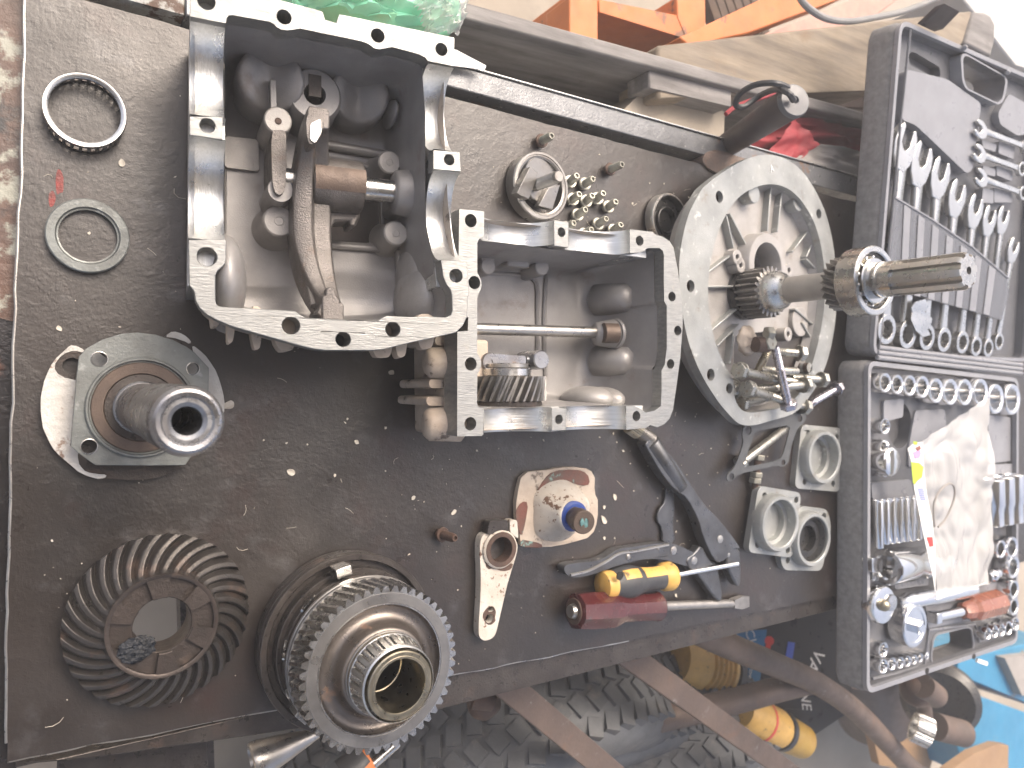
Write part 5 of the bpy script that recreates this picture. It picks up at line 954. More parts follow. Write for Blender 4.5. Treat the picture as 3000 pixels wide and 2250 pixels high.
for pts in ([(640, 580), (700, 480), (760, 425), (920, 415), (1000, 440), (1020, 520), (960, 530), (860, 500), (760, 520), (720, 570)], [(500, 700), (540, 640), (590, 640), (570, 780), (540, 900), (500, 760)], [(540, 900), (590, 910), (680, 930), (690, 962), (530, 955)]):
    mk('flaked_patch', prism(chaikin(lq_(pts, .0068), 1), .0058, .0068), mat('primer_rust', (.16, .06, .045), (.10, .075, .06), .6, .1, 60, .3, 300, patch=((.2, .32, .29), 60, .62, .05)), PP, bevel=.0004)
dm0 = P(d4(800, 700), .006); dm1 = P(d4(900, 740), .034)
dv = dm1 - dm0; rgs = []
for t, r in ((0, .034), (.12, .032), (.4, .025), (.62, .0205), (.8, .0178), (.95, .0165), (1.0, .0150)):
    c = dm0 + dv * t; rgs.append([(c.x + r * math.cos(2 * PI * i / 44) * (1.0 + .12 * (1 - t) * math.cos(6 * PI * i / 44)), c.y + r * math.sin(2 * PI * i / 44) * .9, c.z) for i in range(44)])
mk('cone', rough_vf(loft(rgs, True, False, True), .0006, 120), 'white', PP, smooth=50)
dn_ = dv.normalized(); mk('blue_ring', lrod(dm1 - dn_ * .002, dm1 + dn_ * .004, [(.0075, 0), (.0145, 0), (.0145, .003), (.012, .005), (.008, .005)], 36)[0], 'bluepaint', PP)
bt0, bt1 = dm1, P(d4(975, 785), .058); L = (bt1 - bt0).length
mk('bolt', lrod(bt0, bt1, [(0, 0), (.0095, 0), (.0095, L * .45), (.0102, L * .5), (.0110, L * .55), (.0110, L - .001), (.0102, L), (0, L)], 28)[0], 'brown', PP); mk('paint_spot', xf(rough_vf(disc(.0048, 0, .0004, 14), .0016, 260), frame_to(bt1, bt1 + (bt1 - bt0))[0]), 'teal', PP)
# locking pliers
LPz = lambda pts, z: [P(d4(*q), z)[:2] for q in pts]
LP = thing('locking_pliers', 'blackened locking pliers lying open beside the screwdrivers', 'pliers')
mk('upper_handle', prism(chaikin(LPz([(1392, 230), (1470, 195), (1560, 290), (1680, 460), (1800, 650), (1930, 780), (2050, 940), (2060, 970), (2010, 960), (1980, 1020), (1930, 1060), (1880, 1050), (1800, 880), (1770, 760), (1690, 610), (1610, 560), (1540, 480), (1480, 390), (1420, 280)], .020), 1), .006, .020), 'blacksteel', LP, bevel=.003)
mk('handle_tube', rod(P(d4(1430, 225), .014), P(d4(1640, 545), .014), .0105, .009, 20), 'blacksteel', LP, smooth=60)
a, b = P(d4(1320, 125), .013), P(d4(1450, 215), .014); L = (b - a).length; pr = [(0, 0)]
for i in range(14): pr += [(.0075, L * i / 14), (.0066, L * (i + .5) / 14)]
mk('adjusting_screw', lrod(a, b, pr + [(0, L)], 20)[0], 'gearst', LP); mk('knurled_knob', xf(gear(24, .0085, .0092, -.006, .007, .002), frame_to(a, b)[0]), 'copper', LP)
mk('fixed_jaw', prism(chaikin(LPz([(1990, 960), (2055, 950), (2068, 1100), (2060, 1235), (2030, 1220), (1985, 1130), (1960, 1050)], .016), 1), .004, .016), 'blacksteel', LP, bevel=.002)
mk('lower_jaw', prism(chaikin(LPz([(1740, 1000), (1790, 930), (1850, 1050), (1900, 1070), (1920, 1180), (1940, 1310), (1915, 1340), (1860, 1280), (1780, 1160), (1700, 1100), (1680, 1040)], .015), 1), .003, .015), 'blacksteel', LP, bevel=.002)
mk('lower_handle', prism(chaikin(LPz([(830, 1110), (850, 1075), (960, 1060), (1080, 1050), (1150, 1010), (1210, 965), (1310, 955), (1420, 935), (1560, 925), (1640, 945), (1720, 985), (1765, 1000), (1770, 1060), (1700, 1095), (1600, 1060), (1500, 1035), (1380, 1040), (1300, 1060), (1200, 1085), (1080, 1130), (960, 1165), (870, 1165)], .014), 2), .002, .014), 'blacksteel', LP, bevel=.003, smooth=50)
mk('handle_fold', tube(spline([P(d4(x, y), .0145) for x, y in ((880, 1150), (1000, 1120), (1120, 1060), (1220, 1000), (1320, 985), (1450, 960), (1560, 938))], 5), .0016, 6), 'steel', LP)
mk('release_lever', prism(chaikin(LPz([(1545, 520), (1600, 560), (1605, 720), (1590, 800), (1612, 930), (1515, 930), (1520, 830), (1480, 770), (1490, 700), (1540, 640)], .004), 1), .001, .004), 'blacksteel', LP, bevel=.001)
sp0, sp1 = P(d4(1720, 690), .008), P(d4(1790, 900), .008); mk('spring', tube([sp0 + (sp1 - sp0) * (i / 200) + Vector((.0034 * math.cos(i * .75), .002 * math.cos(i * .75), .0034 * math.sin(i * .75))) for i in range(200)], .0006, 5), 'zinc', LP)
for x, y, z, r in ((1918, 900, .020, .0046), (1595, 978, .014, .0046), (1738, 1048, .0145, .0046), (1280, 1022, .014, .003), (1487, 963, .014, .0018), (1975, 1005, .019, .003)): p = P(d4(x, y), z); mk('rivet', mv(lathe([(r, z - .0005), (r * .95, z + .0006), (r * .5, z + .0011), (0, z + .0012)], 18), p.x, p.y), 'steel', LP)
# yellow and black screwdriver
YS = thing('yellow_screwdriver', 'yellow and black screwdriver with hanging hole resting by the pliers', 'screwdriver')
s0, s1 = P(d4(1085, 1225), .014), P(d4(1600, 1150), .014); L = (s1 - s0).length
yp = lambda a, b: lrod(s0, s1, [(r, L * t) for t, r in a], 28)[0]
mk('end_cap', yp([(0, 0), (.01, .009), (.03, .0135), (.08, .0145), (.16, .0140), (.165, 0)], 0), 'yellow', YS)
mk('grip', yp([(.14, 0), (.14, .0140), (.22, .0160), (.34, .0172), (.42, .0165), (.52, .0135), (.60, .0125), (.72, .0122), (.83, .0128), (.86, .0120), (.86, 0)], 0), 'blackgrip', YS, smooth=60)
mk('collar', yp([(.80, 0), (.80, .0125), (.84, .0150), (.93, .0155), (.96, .0138), (.985, .0095), (1.0, .0075), (1.0, 0)], 0), 'yellow', YS)
ymt, yL = frame_to(s0, s1); RP = [(.14, .0140), (.22, .0160), (.34, .0172), (.42, .0165), (.52, .0135), (.60, .0125), (.72, .0122), (.83, .0128), (.86, .0124)]
def yr(t):
    for (a, ra), (b, rb) in zip(RP, RP[1:]):
        if a <= t <= b: return ra + (rb - ra) * (t - a) / (b - a)
    return RP[-1][1]
def inlay(t0, t1, a0, a1, m='yellow'):
    g = [[ymt @ Vector(((yr(t0 + (t1 - t0) * i / 10) + .0005) * math.cos(R(a0 + (a1 - a0) * j / 10)), (yr(t0 + (t1 - t0) * i / 10) + .0005) * math.sin(R(a0 + (a1 - a0) * j / 10)), yL * (t0 + (t1 - t0) * i / 10))) for j in range(11)] for i in range(11)]
    return mk('yellow_inlay', loft(g, False), m, YS, smooth=60)
inlay(.22, .42, 28, 64); inlay(.50, .86, 8, 66)
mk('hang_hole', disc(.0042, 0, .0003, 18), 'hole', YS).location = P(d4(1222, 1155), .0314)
mk('blade', rod(s1, P(d4(2040, 1070), .020), .0030, .0028, 14), 'chrome', YS)
for k in range(7): a = P(d4(1215 + k * 20, 1232 - k * 4), .0240); mk('grip_rib', box(-.0012, .0012, -.005, .004, -.002, .001), 'ink', YS).location = a
RS = thing('red_screwdriver', 'old dark red screwdriver with worn faceted handle at the bench edge', 'screwdriver')
s0, s1 = P(d4(905, 1400), .018), P(d4(1495, 1365), .016); mt, L = frame_to(s0, s1)
def fac(t, r, n=8, k=.12): return [(r * (1 - (k if i % 2 else 0)) * math.cos(2 * PI * i / 16 + .2), r * (1 - (k if i % 2 else 0)) * math.sin(2 * PI * i / 16 + .2), L * t) for i in range(16)]
mk('handle', xf(loft([fac(0, .013), fac(.015, .0175, k=.05), fac(.16, .0188), fac(.40, .0188), fac(.47, .0165, k=.02), fac(.54, .0140, k=.0), fac(.66, .0140, k=.06), fac(.90, .0145, k=.08), fac(.97, .0155, k=0), fac(1, .0130, k=0)], True, True, True), mt), 'redplast', RS, smooth=22)
mk('strike_cap', xf(lathe([(0, -.005), (.006, -.005), (.0065, -.004), (.0075, .0), (.0105, .0), (.0110, .001)], 22), mt), 'steel', RS); mk('end_recess', xf(ring(.0125, .0078, -.0012, .001, 28), mt), 'rust', RS)
b0_, b1_ = s1, P(d4(2000, 1345), .008); mk('blade', rod(b0_, b1_, .0048, .0046, 16), 'oldblade', RS); e0 = P(d4(2120, 1332), .005)
mk('blade_tip', loft([[b1_ + Vector((0, dy * .0046, dz * .0046)) for dy, dz in ((-1, -1), (1, -1), (1, 1), (-1, 1))], [b1_ * .5 + e0 * .5 + Vector((0, dy * .0075, dz * .0030)) for dy, dz in ((-1, -1), (1, -1), (1, 1), (-1, 1))], [e0 + Vector((0, dy * .0060, dz * .0006)) for dy, dz in ((-1, -1), (1, -1), (1, 1), (-1, 1))]], True, True, True), 'oldblade', RS)
# loose dirt on the bench
def chips(n, rx, ry, s0, s1, seed, th=.0006):
    r = random.Random(seed); out = []
    for _ in range(n):
        x, y = r.uniform(*rx), r.uniform(*ry)
        if (x - hc.x) ** 2 + (y - hc.y) ** 2 < .0012: continue
        s = s0 + (s1 - s0) * r.random() ** 3; a = r.uniform(0, 6.3); k = r.randint(4, 6); e = r.uniform(.25, 1)
        pl = [(x + s * (math.cos(2 * PI * i / k) * math.cos(a) - e * math.sin(2 * PI * i / k) * math.sin(a)) * r.uniform(.6, 1.2), y + s * (math.cos(2 * PI * i / k) * math.sin(a) + e * math.sin(2 * PI * i / k) * math.cos(a)) * r.uniform(.6, 1.2)) for i in range(k)]
        V = [(*p, .0001) for p in pl] + [(p[0], p[1], .0002 + th * r.random()) for p in pl]
        out.append((V, [tuple(range(k, 2 * k))] + [(i, (i + 1) % k, (i + 1) % k + k, i + k) for i in range(k)]))
    return join(*out)
dirt = solo('paint_chips', join(chips(300, (-.01, .85), (-.26, .24), .0004, .0016, 5), chips(60, (.25, .62), (-.24, -.02), .0006, .0028, 8)), 'chip', 'pale paint chips and grit scattered over the dark bench top', 'grit', kind='stuff', smooth=10)
r = random.Random(3); fb = []
for _ in range(60):
    x, y, a = r.uniform(-.01, .7), r.uniform(-.26, .22), r.uniform(0, 6.3); s = r.uniform(.003, .012); c = r.uniform(-1.5, 1.5)
    fb.append(tube([(x + s * t * math.cos(a + c * t), y + s * t * math.sin(a + c * t), .0003) for t in (0, .33, .66, 1)], r.uniform(.00012, .00028), 4))
solo('lint_fibres', join(*fb), 'chip', 'fine pale hairs and swarf lying on the dark bench top', 'lint', kind='stuff')
k = 0
for q, s, lb in ((d4(1185, 608), .0042, 'oval cream paint flake between the plug and the pliers'), (d4(1112, 678), .0030, 'small cream flake just right of the painted plug'), (d4(1110, 765), .0060, 'curled grey paint flake touching the right edge of the plug'), (d4(1112, 893), .0028, 'cream crumb below the curled flake'), (d4(70, 710), .0040, 'cream flake left of the clamp lever'), (d4(1610, 1290), .0026, 'cream crumb between the two screwdrivers'), (c1(985, 1325), .0036, 'white flake below the bearing cage ring'), (c3(1425, 1530), .0045, 'curled white flake below the larger housing'), (d1(1855, 790), .0065, 'bent pale flake right of the stub shaft end'), (d1(480, 172), .0026, 'white crumb above the painted round flange'), (F(628, 1020), .0045, 'white crumb in the open middle of the bench'), (F(770, 955), .0030, 'small white crumb below the fins of the small housing'), (F(892, 1075), .0030, 'beige crumb above the lone rusty bolt')):
    rr_ = random.Random(k); pl = [(s * rr_.uniform(.5, 1.1) * math.cos(a), s * .6 * rr_.uniform(.5, 1.2) * math.sin(a)) for a in [2 * PI * i / 7 for i in range(7)]]
    solo('paint_flake', rough_vf(prism(chaikin(pl, 1), .0002, .0012), .0006, 300), 'chip', lb, 'paint flake', Fr(P(q), rz=rr_.uniform(0, 180)), group='larger paint flakes on the bench', smooth=20); k += 1
# ============================================================ open tool case
rzc = -2.6
FBs = Fr(P(e5(285, 60), .046), rz=rzc)
FLd = Fr(P(e4(300, 1440), .048), rx=6, rz=rzc)
TC = thing('tool_case', 'open charcoal plastic socket set case hanging over the bench end', 'tool case', FBs)
def Q(pts, w=0): return [FBs.p(q, w) for q in pts]
bo = roundpoly(Q([e5(283, 18), (2985, 1108), e6(1262, 790), e6(212, 1150)]), .016, 6)
bi = roundpoly(inset(Q([e5(283, 18), (2985, 1108), e6(1262, 790), e6(212, 1150)]), .0085), .011, 6)
dk = -.013
def rel(m): return FBs.I @ m
hw = roundpoly([FBs.p(q, dk) for q in (e6(665, 770), e6(690, 730), e6(900, 680), e6(935, 690), e6(950, 820), e6(930, 850), e6(690, 935), e6(650, 920))], .006, 4)
wells = [circ(FBs.p(e5(560, 590), dk), .028, 30, ry=.031)]
mk('rim', prism(bo, -.006, 0, [bi]), 'casel', TC, bevel=.001)
mk('side_wall', join(loft([at3(inset(bo, .001), -.0062), at3(inset(bo, -.002), -.012), at3(inset(bo, -.002), -.040), at3(inset(bo, .004), -.0455)], True, False, False), sheet(inset(bo, .004), -.0455, [scale2(hw, 1.1)])), 'casegr', TC, smooth=40)
mk('deck', join(sheet(bi, dk, [hw] + wells), loft([at3(bi, -.0062), at3(inset(bi, .001), dk)]), loft([at3(hw, dk), at3(hw, -.0455)]), loft([at3(wells[0], dk), at3(wells[0], -.030)]), sheet(wells[0], -.030)), 'case', TC, smooth=40)
def pad(pts, w0, w1, m='casel', nm='moulded_pad', d=.004, par=None, fr=None):
    fr = fr or FBs; return mk(nm, prism(roundpoly([fr.p(q, w1) for q in pts], d), w0, w1), m, par or TC, bevel=.001)
pad([e5(310, 1100), e5(660, 1070), e5(690, 1220), e5(320, 1250)], dk, dk + .005)
pad([e5(700, 460), e5(960, 450), e5(1000, 900), e5(640, 960), e5(640, 800)], dk, dk + .003)
pad([e5(420, 370), e5(600, 355), e5(590, 520), e5(420, 560)], dk, dk + .004)
pad([e5(1340, 500), e5(1540, 520), e5(1590, 900), e5(1350, 930)], dk, dk + .005); pad([e5(1340, 940), e5(1600, 930), e5(1600, 1010), e5(1340, 1030)], dk, dk + .007)
pad([e6(400, 345), e6(640, 310), e6(640, 390), e6(410, 420)], dk, dk + .006); pad([e6(620, 530), e6(870, 470), e6(875, 640), e6(640, 690)], dk, dk + .004); pad([e6(900, 420), e6(1150, 360), e6(1150, 610), e6(880, 640)], dk, dk + .004)
mk('handle_rim', tube(at3(hw, dk + .0008), .0016, 6, True), 'casel', TC); mk('ridge', tube([FBs.p3(q, dk + .001) for q in (e6(250, 1040), e6(610, 950), e6(640, 700), e6(960, 660), e6(990, 780), e6(1250, 700))], .002, 6), 'casel', TC)
for q in (e6(630, 985), e6(955, 885)): mk('snap_hole', disc(.004, .0001, .0005, 18), 'hole', TC).location = (*FBs.p(q, 0), 0)
mk('snap_tab', bar(FBs.p3(e6(975, 910), -.01), FBs.p3(e6(1045, 935), -.012), .006, .003), 'print_white', TC)
# hinge
h0, h1 = FBs.p3(e4(330, 1500), .001), FBs.p3((2992, 1090), .001)
for k, dy in enumerate((.0, .0065, .013)): mk('hinge_rib', rod(h0 + Vector((0, dy - .002, 0)), h1 + Vector((0, dy - .002, 0)), .0032, .0032, 12), 'casel', TC)
# lid: a child of the case (it is hinged to it)
def L_(pts, w=0): return [FLd.p(q, w) for q in pts]
MLD = FBs.I @ FLd.M
def lidpart(nm, vf, m, **k):
    o = mk(nm, vf, m, TC, **k); o.matrix_local = MLD; return o
lc = [e4(295, 1500), e3(520, 150), (3060, 240), (3010, 1060)]
lo = roundpoly(L_(lc), .018, 6); li = roundpoly(inset(L_(lc), .008), .012, 6); ld = -.016
slot = roundpoly([FLd.p(q, ld) for q in (e3(590, 425), e3(630, 420), e3(840, 545), e3(845, 620), e3(815, 640), e3(590, 520))], .005, 4)
hl = roundpoly([FLd.p(q, -.002) for q in (e3(1020, 470), e3(1050, 450), e3(1350, 620), e3(1368, 660), e3(1340, 800), e3(1300, 835), e3(1055, 715), e3(1030, 650))], .006, 4)
lidpart('lid_rim', prism(lo, -.006, 0, [li]), 'casel', bevel=.001)
lidpart('lid_wall', join(loft([at3(inset(lo, .001), -.0062), at3(inset(lo, -.002), -.012), at3(inset(lo, -.002), -.038), at3(inset(lo, .004), -.043)]), sheet(inset(lo, .004), -.043, [hl])), 'casegr', smooth=40)
lidpart('lid_deck', join(sheet(li, ld, [slot, scale2(hl, 1.06)]), loft([at3(li, -.0062), at3(inset(li, .001), ld)]), loft([at3(slot, ld), at3(slot, ld - .012)]), sheet(slot, ld - .012)), 'case', smooth=40)
lidpart('lid_handle_wall', loft([at3(hl, -.001), at3(hl, -.043)]), 'casel'); lidpart('lid_handle_rim', prism(scale2(hl, 1.10), ld, -.001, [hl]), 'casel', bevel=.001)
lidpart('lid_pad', prism(roundpoly([FLd.p(q, -.004) for q in (e3(560, 560), e3(900, 640), e3(1180, 840), e3(1150, 1000), e3(1110, 1370), e3(1060, 1410), e3(820, 1180), e3(640, 1010), e3(525, 970))], .010), ld, -.004), 'casel', bevel=.003)
lidpart('lid_pad', prism(roundpoly([FLd.p(q, -.006) for q in (e3(1400, 760), e3(1620, 880), e3(1600, 1080), e3(1470, 1100), e3(1330, 1010), e3(1310, 920))], .006), ld, -.006), 'casel', bevel=.002)
for a in ([(1320, 1140), (1450, 1190), (1435, 1290), (1315, 1240)], [(1300, 1340), (1435, 1390), (1425, 1470), (1300, 1420)], [(1280, 1520), (1420, 1560), (1430, 1640), (1280, 1640)], [(1180, 1130), (1300, 1170), (1290, 1230), (1190, 1200)], [(1190, 1340), (1290, 1370), (1290, 1430), (1190, 1410)], [(1190, 1520), (1275, 1540), (1275, 1650), (1180, 1640)]):
    lidpart('lid_pad', prism(roundpoly([FLd.p(e3(*q), -.006) for q in a], .003), ld, -.006), 'casel', bevel=.001)
for q in (e3(1040, 385), e3(1388, 590)): o = lidpart('snap_stud', rod(FLd.p3(q, -.001), FLd.p3(q, .007), .0034, .0028, 14), 'casel')
lidpart('lid_groove', tube([FLd.p3(q, .0006) for q in (e4(345, 1450), e4(430, 600), e3(520, 1000), e3(600, 240))], .0016, 6), 'case')
LT = mk('latch', (lambda a: (a + [v + Vector((0, 0, -.012)) for v in a], [(0, 1, 2, 3), (4, 7, 6, 5), (0, 4, 5, 1), (1, 5, 6, 2), (2, 6, 7, 3), (3, 7, 4, 0)]))([FLd.p3(e3(720, 170), .004), FLd.p3(e3(880, 20), .030), FLd.p3(e3(1015, 90), .030), FLd.p3(e3(870, 240), .004)]), 'handle', TC, bevel=.002); LT.matrix_local = MLD
# smoked ribbed holder over the wrench shanks
hz = .0015
hp_ = [FLd.p(q, hz) for q in (e4(470, 215), e4(780, 400), e4(1100, 620), e4(1390, 870), e4(1400, 1000), e4(1340, 1215), e4(1200, 1170), e4(1000, 1110), e4(780, 1050), e4(620, 990), e4(440, 960), e4(420, 640))]
lidpart('wrench_cover', prism(hp_, hz - .0022, hz), 'smoke', bevel=.0006); lidpart('cover_edge', tube([FLd.p3(q, hz) for q in (e4(470, 215), e4(780, 400), e4(1100, 620), e4(1390, 870))], .0018, 6), 'print_white' if False else 'casel')
for k in range(7):
    f_ = lambda t: (e4(470, 215)[0] * (1 - t) + e4(1390, 870)[0] * t, e4(470, 215)[1] * (1 - t) + e4(1390, 870)[1] * t)
    b_ = lambda t: (e4(440, 960)[0] * (1 - t) + e4(1335, 1200)[0] * t, e4(440, 960)[1] * (1 - t) + e4(1335, 1200)[1] * t)
    t = .09 + k * .125; lidpart('cover_rib', prism([FLd.p(q, hz + .0012) for q in (f_(t), f_(t + .055), b_(t + .055), b_(t))], hz + .0002, hz + .0012), 'casel', bevel=.0005)
WR = [(e3(540, 1180), e4(378, 1285), 1.12), (e3(672, 1320), e4(548, 1325), 1.1), (e3(825, 1430), e4(706, 1348), 1.04), (e4(963, 215), e4(848, 1370), .98), (e4(1112, 320), e4(998, 1390), .92), (e4(1228, 400), e4(1112, 1422), .84), (e4(1340, 395), e4(1212, 1435), .78), (e4(1425, 640), e4(1300, 1385), .74)]
LW = ['largest wrench, at the left side of the lid, its open jaw highest', 'second wrench from the left in the lid', 'third wrench from the left, under a torn scrap of foil', 'fourth wrench from the left in the lid', 'fifth wrench from the left in the lid', 'sixth wrench from the left in the lid', 'seventh wrench from the left, jaw level with its neighbour', 'shortest long wrench, furthest right in the lid']
def wrench(q0, q1, s, label, w=-.004, grp='combination wrenches in the case lid', rr0=.0195):
    a, b = FLd.p3(q0, w), FLd.p3(q1, w); d = b - a; L = d.length; ang = math.atan2(d.y, d.x); f = Fr((0, 0, 0)); f.M = FLd.M @ Matrix.Translation(a) @ Matrix.Rotation(ang, 4, 'Z'); f.I = f.M.inverted()
    t = thing('wrench', label, 'wrench', f, grp); j = rr0 * s
    head = [(j * 1.5, -j * .42), (j * .9, -j * .85), (j * .1, -j * 1.02), (-j * .7, -j * .92), (-j * 1.15, -j * .62), (-j * 1.0, -j * .40), (-j * .05, -j * .42), (j * .28, -j * .15), (j * .28, j * .15), (-j * .05, j * .42), (-j * 1.0, j * .40), (-j * 1.15, j * .62), (-j * .7, j * .92), (j * .1, j * 1.02), (j * .9, j * .85), (j * 1.5, j * .42)]
    rot = Matrix.Rotation(R(-14), 2); head = [tuple(rot @ Vector(p)) for p in head]
    mk('open_end', prism(head, -.0038 * s, .0038 * s), 'satin', t, bevel=.0012)
    sh = lambda x, k: [(x, y * j * k, z * .0034 * s) for y, z in ((-.36, -.6), (-.30, -1), (.30, -1), (.36, -.6), (.36, .6), (.30, 1), (-.30, 1), (-.36, .6))]
    mk('shank', loft([sh(j * 1.1, 1.15), sh(j * 2.2, .95), sh(L * .5, .85), sh(L - j * 1.6, .85), sh(L - j * .75, 1.1)], True, True, True), 'satin', t, smooth=50)
    n = 12; hx = [(j * (.60 if i % 2 else .53) * math.cos(2 * PI * i / 24), j * (.60 if i % 2 else .53) * math.sin(2 * PI * i / 24)) for i in range(24)]
    mk('ring_end', mv(prism(circ((0, 0), j * .86, 36), -.0052 * s, .0052 * s, [hx]), L, 0), 'satin', t, bevel=.0010)
    return t
for (a, b, s), lb in zip(WR, LW): wrench(a, b, s, lb)
for k, (a, b) in enumerate(((e3(1160, 1050), e3(1530, 1190)), (e3(1150, 1245), e3(1490, 1370)), (e3(1165, 1440), e3(1500, 1565)))): wrench(a, b, .60, ['stubby wrench at the right of the lid, topmost of three', 'stubby wrench at the right of the lid, middle of three', 'stubby wrench at the right of the lid, lowest of three'][k], w=.0, grp='stubby wrenches in the case lid')
fo_s = [FLd.p(q, .006) for q in (e4(640, 1060), e4(720, 1040), e4(745, 1100), e4(720, 1150), e4(785, 1190), e4(770, 1240), e4(740, 1270), e4(760, 1340), e4(700, 1350), e4(640, 1290), e4(600, 1200), e4(630, 1150), e4(610, 1110))]
solo('foil_scrap', rough_vf(prism(fo_s, .0050, .006), .003, 90), 'satin', 'crumpled bluish foil scrap lying over the wrench rings in the lid', 'foil scrap', FLd)
# sockets
def socket(fr_, r, h, label, grp, hexa=True, name='socket', m='chrome'):
    n = 36; hx = [(r * (.74 if i % 3 else .62) * math.cos(2 * PI * i / n), r * (.74 if i % 3 else .62) * math.sin(2 * PI * i / n)) for i in range(n)]
    c = circ((0, 0), r, n)
    v = loft([at3(scale2(c, .93, (0, 0)), -h), at3(scale2(c, .97, (0, 0)), -h + .0008), at3(c, -h * .55), at3(c, -.0012), at3(scale2(c, .95, (0, 0)), 0), at3(scale2(c, .86, (0, 0)), 0), at3(hx, -.0015), at3(hx, -h * .75), at3(scale2(hx, .5, (0, 0)), -h * .75)], True, True, True)
    return solo(name, v, m, label, 'socket', fr_, grp, smooth=40)
def case_at(q, w): f = Fr((0, 0, 0)); f.M = FBs.M @ Matrix.Translation(FBs.p3(q, w)); f.I = f.M.inverted(); return f
T1 = [(437, 215, 88), (545, 230, 88), (655, 240, 94), (768, 252, 100), (888, 284, 112), (1015, 296, 118), (1143, 300, 120), (1282, 300, 124), (1418, 358, 134), (1562, 362, 138)]
def rad(q, hh, w): a, b = FBs.p(( q[0], q[1] - hh), w), FBs.p((q[0], q[1] + hh), w); return abs(a[1] - b[1]) / 2
for k, (x, y, hh) in enumerate(T1):
    q = e5(x, y); socket(case_at(q, .010), rad(q, hh / 3.0164, .010), .024, '%s chrome socket from the left in the top row of the case base' % ORD[k], 'sockets in the top row of the case base')
for k, (x, y, hh) in enumerate(((435, 600, 72), (430, 785, 68), (437, 988, 62))):
    q = e5(x, y); socket(case_at(q, .006), rad(q, hh / 3.0164, .006), .020, ['upper', 'middle', 'lower'][k] + ' of three small sockets in the left column of the case base', 'sockets in the left column of the case base')
for k, (x, y, hh) in enumerate(((1150, 140, 64), (1228, 130, 76), (1237, 265, 78), (1240, 420, 64), (1240, 540, 60))):
    q = e6(x, y); socket(case_at(q, .010), rad(q, hh / 2.371, .010), .022, ['left socket of the pair beside the lower corner of the bag', 'right socket of the pair beside the lower corner of the bag', 'large socket at the right edge, below the pair', 'fourth socket down the right edge of the base', 'lowest of the mid sized sockets down the right edge'][k], 'sockets down the right edge of the case base')
for k, (x, y, hh) in enumerate(((330, 840, 54), (330, 955, 52), (390, 938, 46), (448, 930, 42), (498, 920, 40), (543, 908, 36), (586, 895, 33), (632, 878, 29))):
    q = e6(x, y); socket(case_at(q, .004), rad(q, hh / 2.371, .004), .018, ('small socket standing above the lower left row of the base' if k == 0 else '%s small socket from the left in the bottom left row' % ORD[k - 1]), 'small sockets in the lower left of the base')
for k, (x, y, hh) in enumerate(((1055, 728, 44), (1103, 714, 46), (1152, 703, 46), (1200, 690, 50), (1248, 660, 48))):
    q = e6(x, y); socket(case_at(q, .004), rad(q, hh / 2.371, .004), .018, '%s small socket from the left in the bottom right row' % ORD[k], 'small sockets in the lower right of the base')
# sockets lying on their side
def lying(q0, q1, w, r, label, grp, name='deep_socket', step=True, m='chrome'):
    a, b = FBs.M @ FBs.p3(q0, w), FBs.M @ FBs.p3(q1, w); mt, L = frame_to(a, b); f = Fr((0, 0, 0)); f.M = mt; f.I = mt.inverted()
    pr = [(0, .003), (r * .62, .003), (r * .72, 0), (r * .95, 0), (r, .001), (r, L * .55)] + ([(r * .88, L * .62), (r * .88, L - .001)] if step else [(r, L - .001)]) + [(r * .8, L), (r * .5, L), (r * .5, L - .004), (0, L - .004)]
    return solo(name, lathe(pr, 30), m, label, 'socket', f, grp, smooth=30)
for k in range(7):
    x = 368 + k * 57; r_ = abs(FBs.p(e5(x + 28, 1400), .002)[0] - FBs.p(e5(x - 28, 1400), .002)[0]) / 2 * .98
    lying(e5(x, 1255 - k * 6), e5(x + 6, 1645 - k * 8 - (0 if k else -30)), .002, r_, '%s deep socket from the left lying in the left row, above the ratchet' % ORD[k], 'deep sockets lying side by side')
for k in range(3):
    x = 1374 + k * 88; lying(e5(x, 1065 - k * 22), e5(x + 10, 1475 - k * 14), .002, .0165, ['large deep socket next to the bag edge', 'large deep socket in the middle at the right of the bag', 'large deep socket at the right edge of the base'][k], 'large deep sockets at the right of the bag')
lying(e6(345, 265), e6(600, 225), .004, .0225, 'spark plug socket lying level below the deep sockets', 'large lying sockets', 'plug_socket'); lying(e6(600, 255), e6(760, 230), .002, .0165, 'second lying socket partly under the bag', 'large lying sockets', 'plug_socket')
ad = thing('socket_adapter', 'small square drive adapter standing left of the spark plug socket', 'adapter', FBs)
p = FBs.p(e6(288, 240), .006); mk('body', prism(roundpoly([FBs.p(q, .006) for q in (e6(248, 200), e6(322, 203), e6(322, 298), e6(250, 302))], .003), dk, .006), 'chrome', ad, bevel=.001); mk('drive', prism([FBs.p(q, .002) for q in (e6(255, 304), e6(300, 302), e6(298, 360), e6(255, 362))], dk, .002), 'steelb', ad, bevel=.001)
RT = thing('ratchet', 'chrome ratchet with round head in the case base', 'ratchet', FBs)
p = FBs.p(e6(335, 530), .008); mk('head', mv(lathe([(0, dk), (.0235, dk), (.0245, -.002), (.0245, .005), (.0225, .008), (.016, .009), (0, .009)], 40), *p), 'chrome', RT, smooth=40); mk('drive_ball', mv(ball((0, 0, .011), .0075, n=18), *FBs.p(e6(330, 530), .011)), 'copper', RT, smooth=80); mk('lever', mv(lathe([(0, .008), (.011, .008), (.010, .012), (0, .013)], 24), *FBs.p(e6(392, 515), .012)), 'steelb', RT)
mk('handle', lrod(FBs.p3(e6(410, 515), .002), FBs.p3(e6(740, 455), .002), [(0, 0), (.010, 0), (.0072, .012), (.0072, .02), (.0105, .028), (.0110, .17), (.0095, .19), (0, .19)], 24)[0], 'chrome', RT)
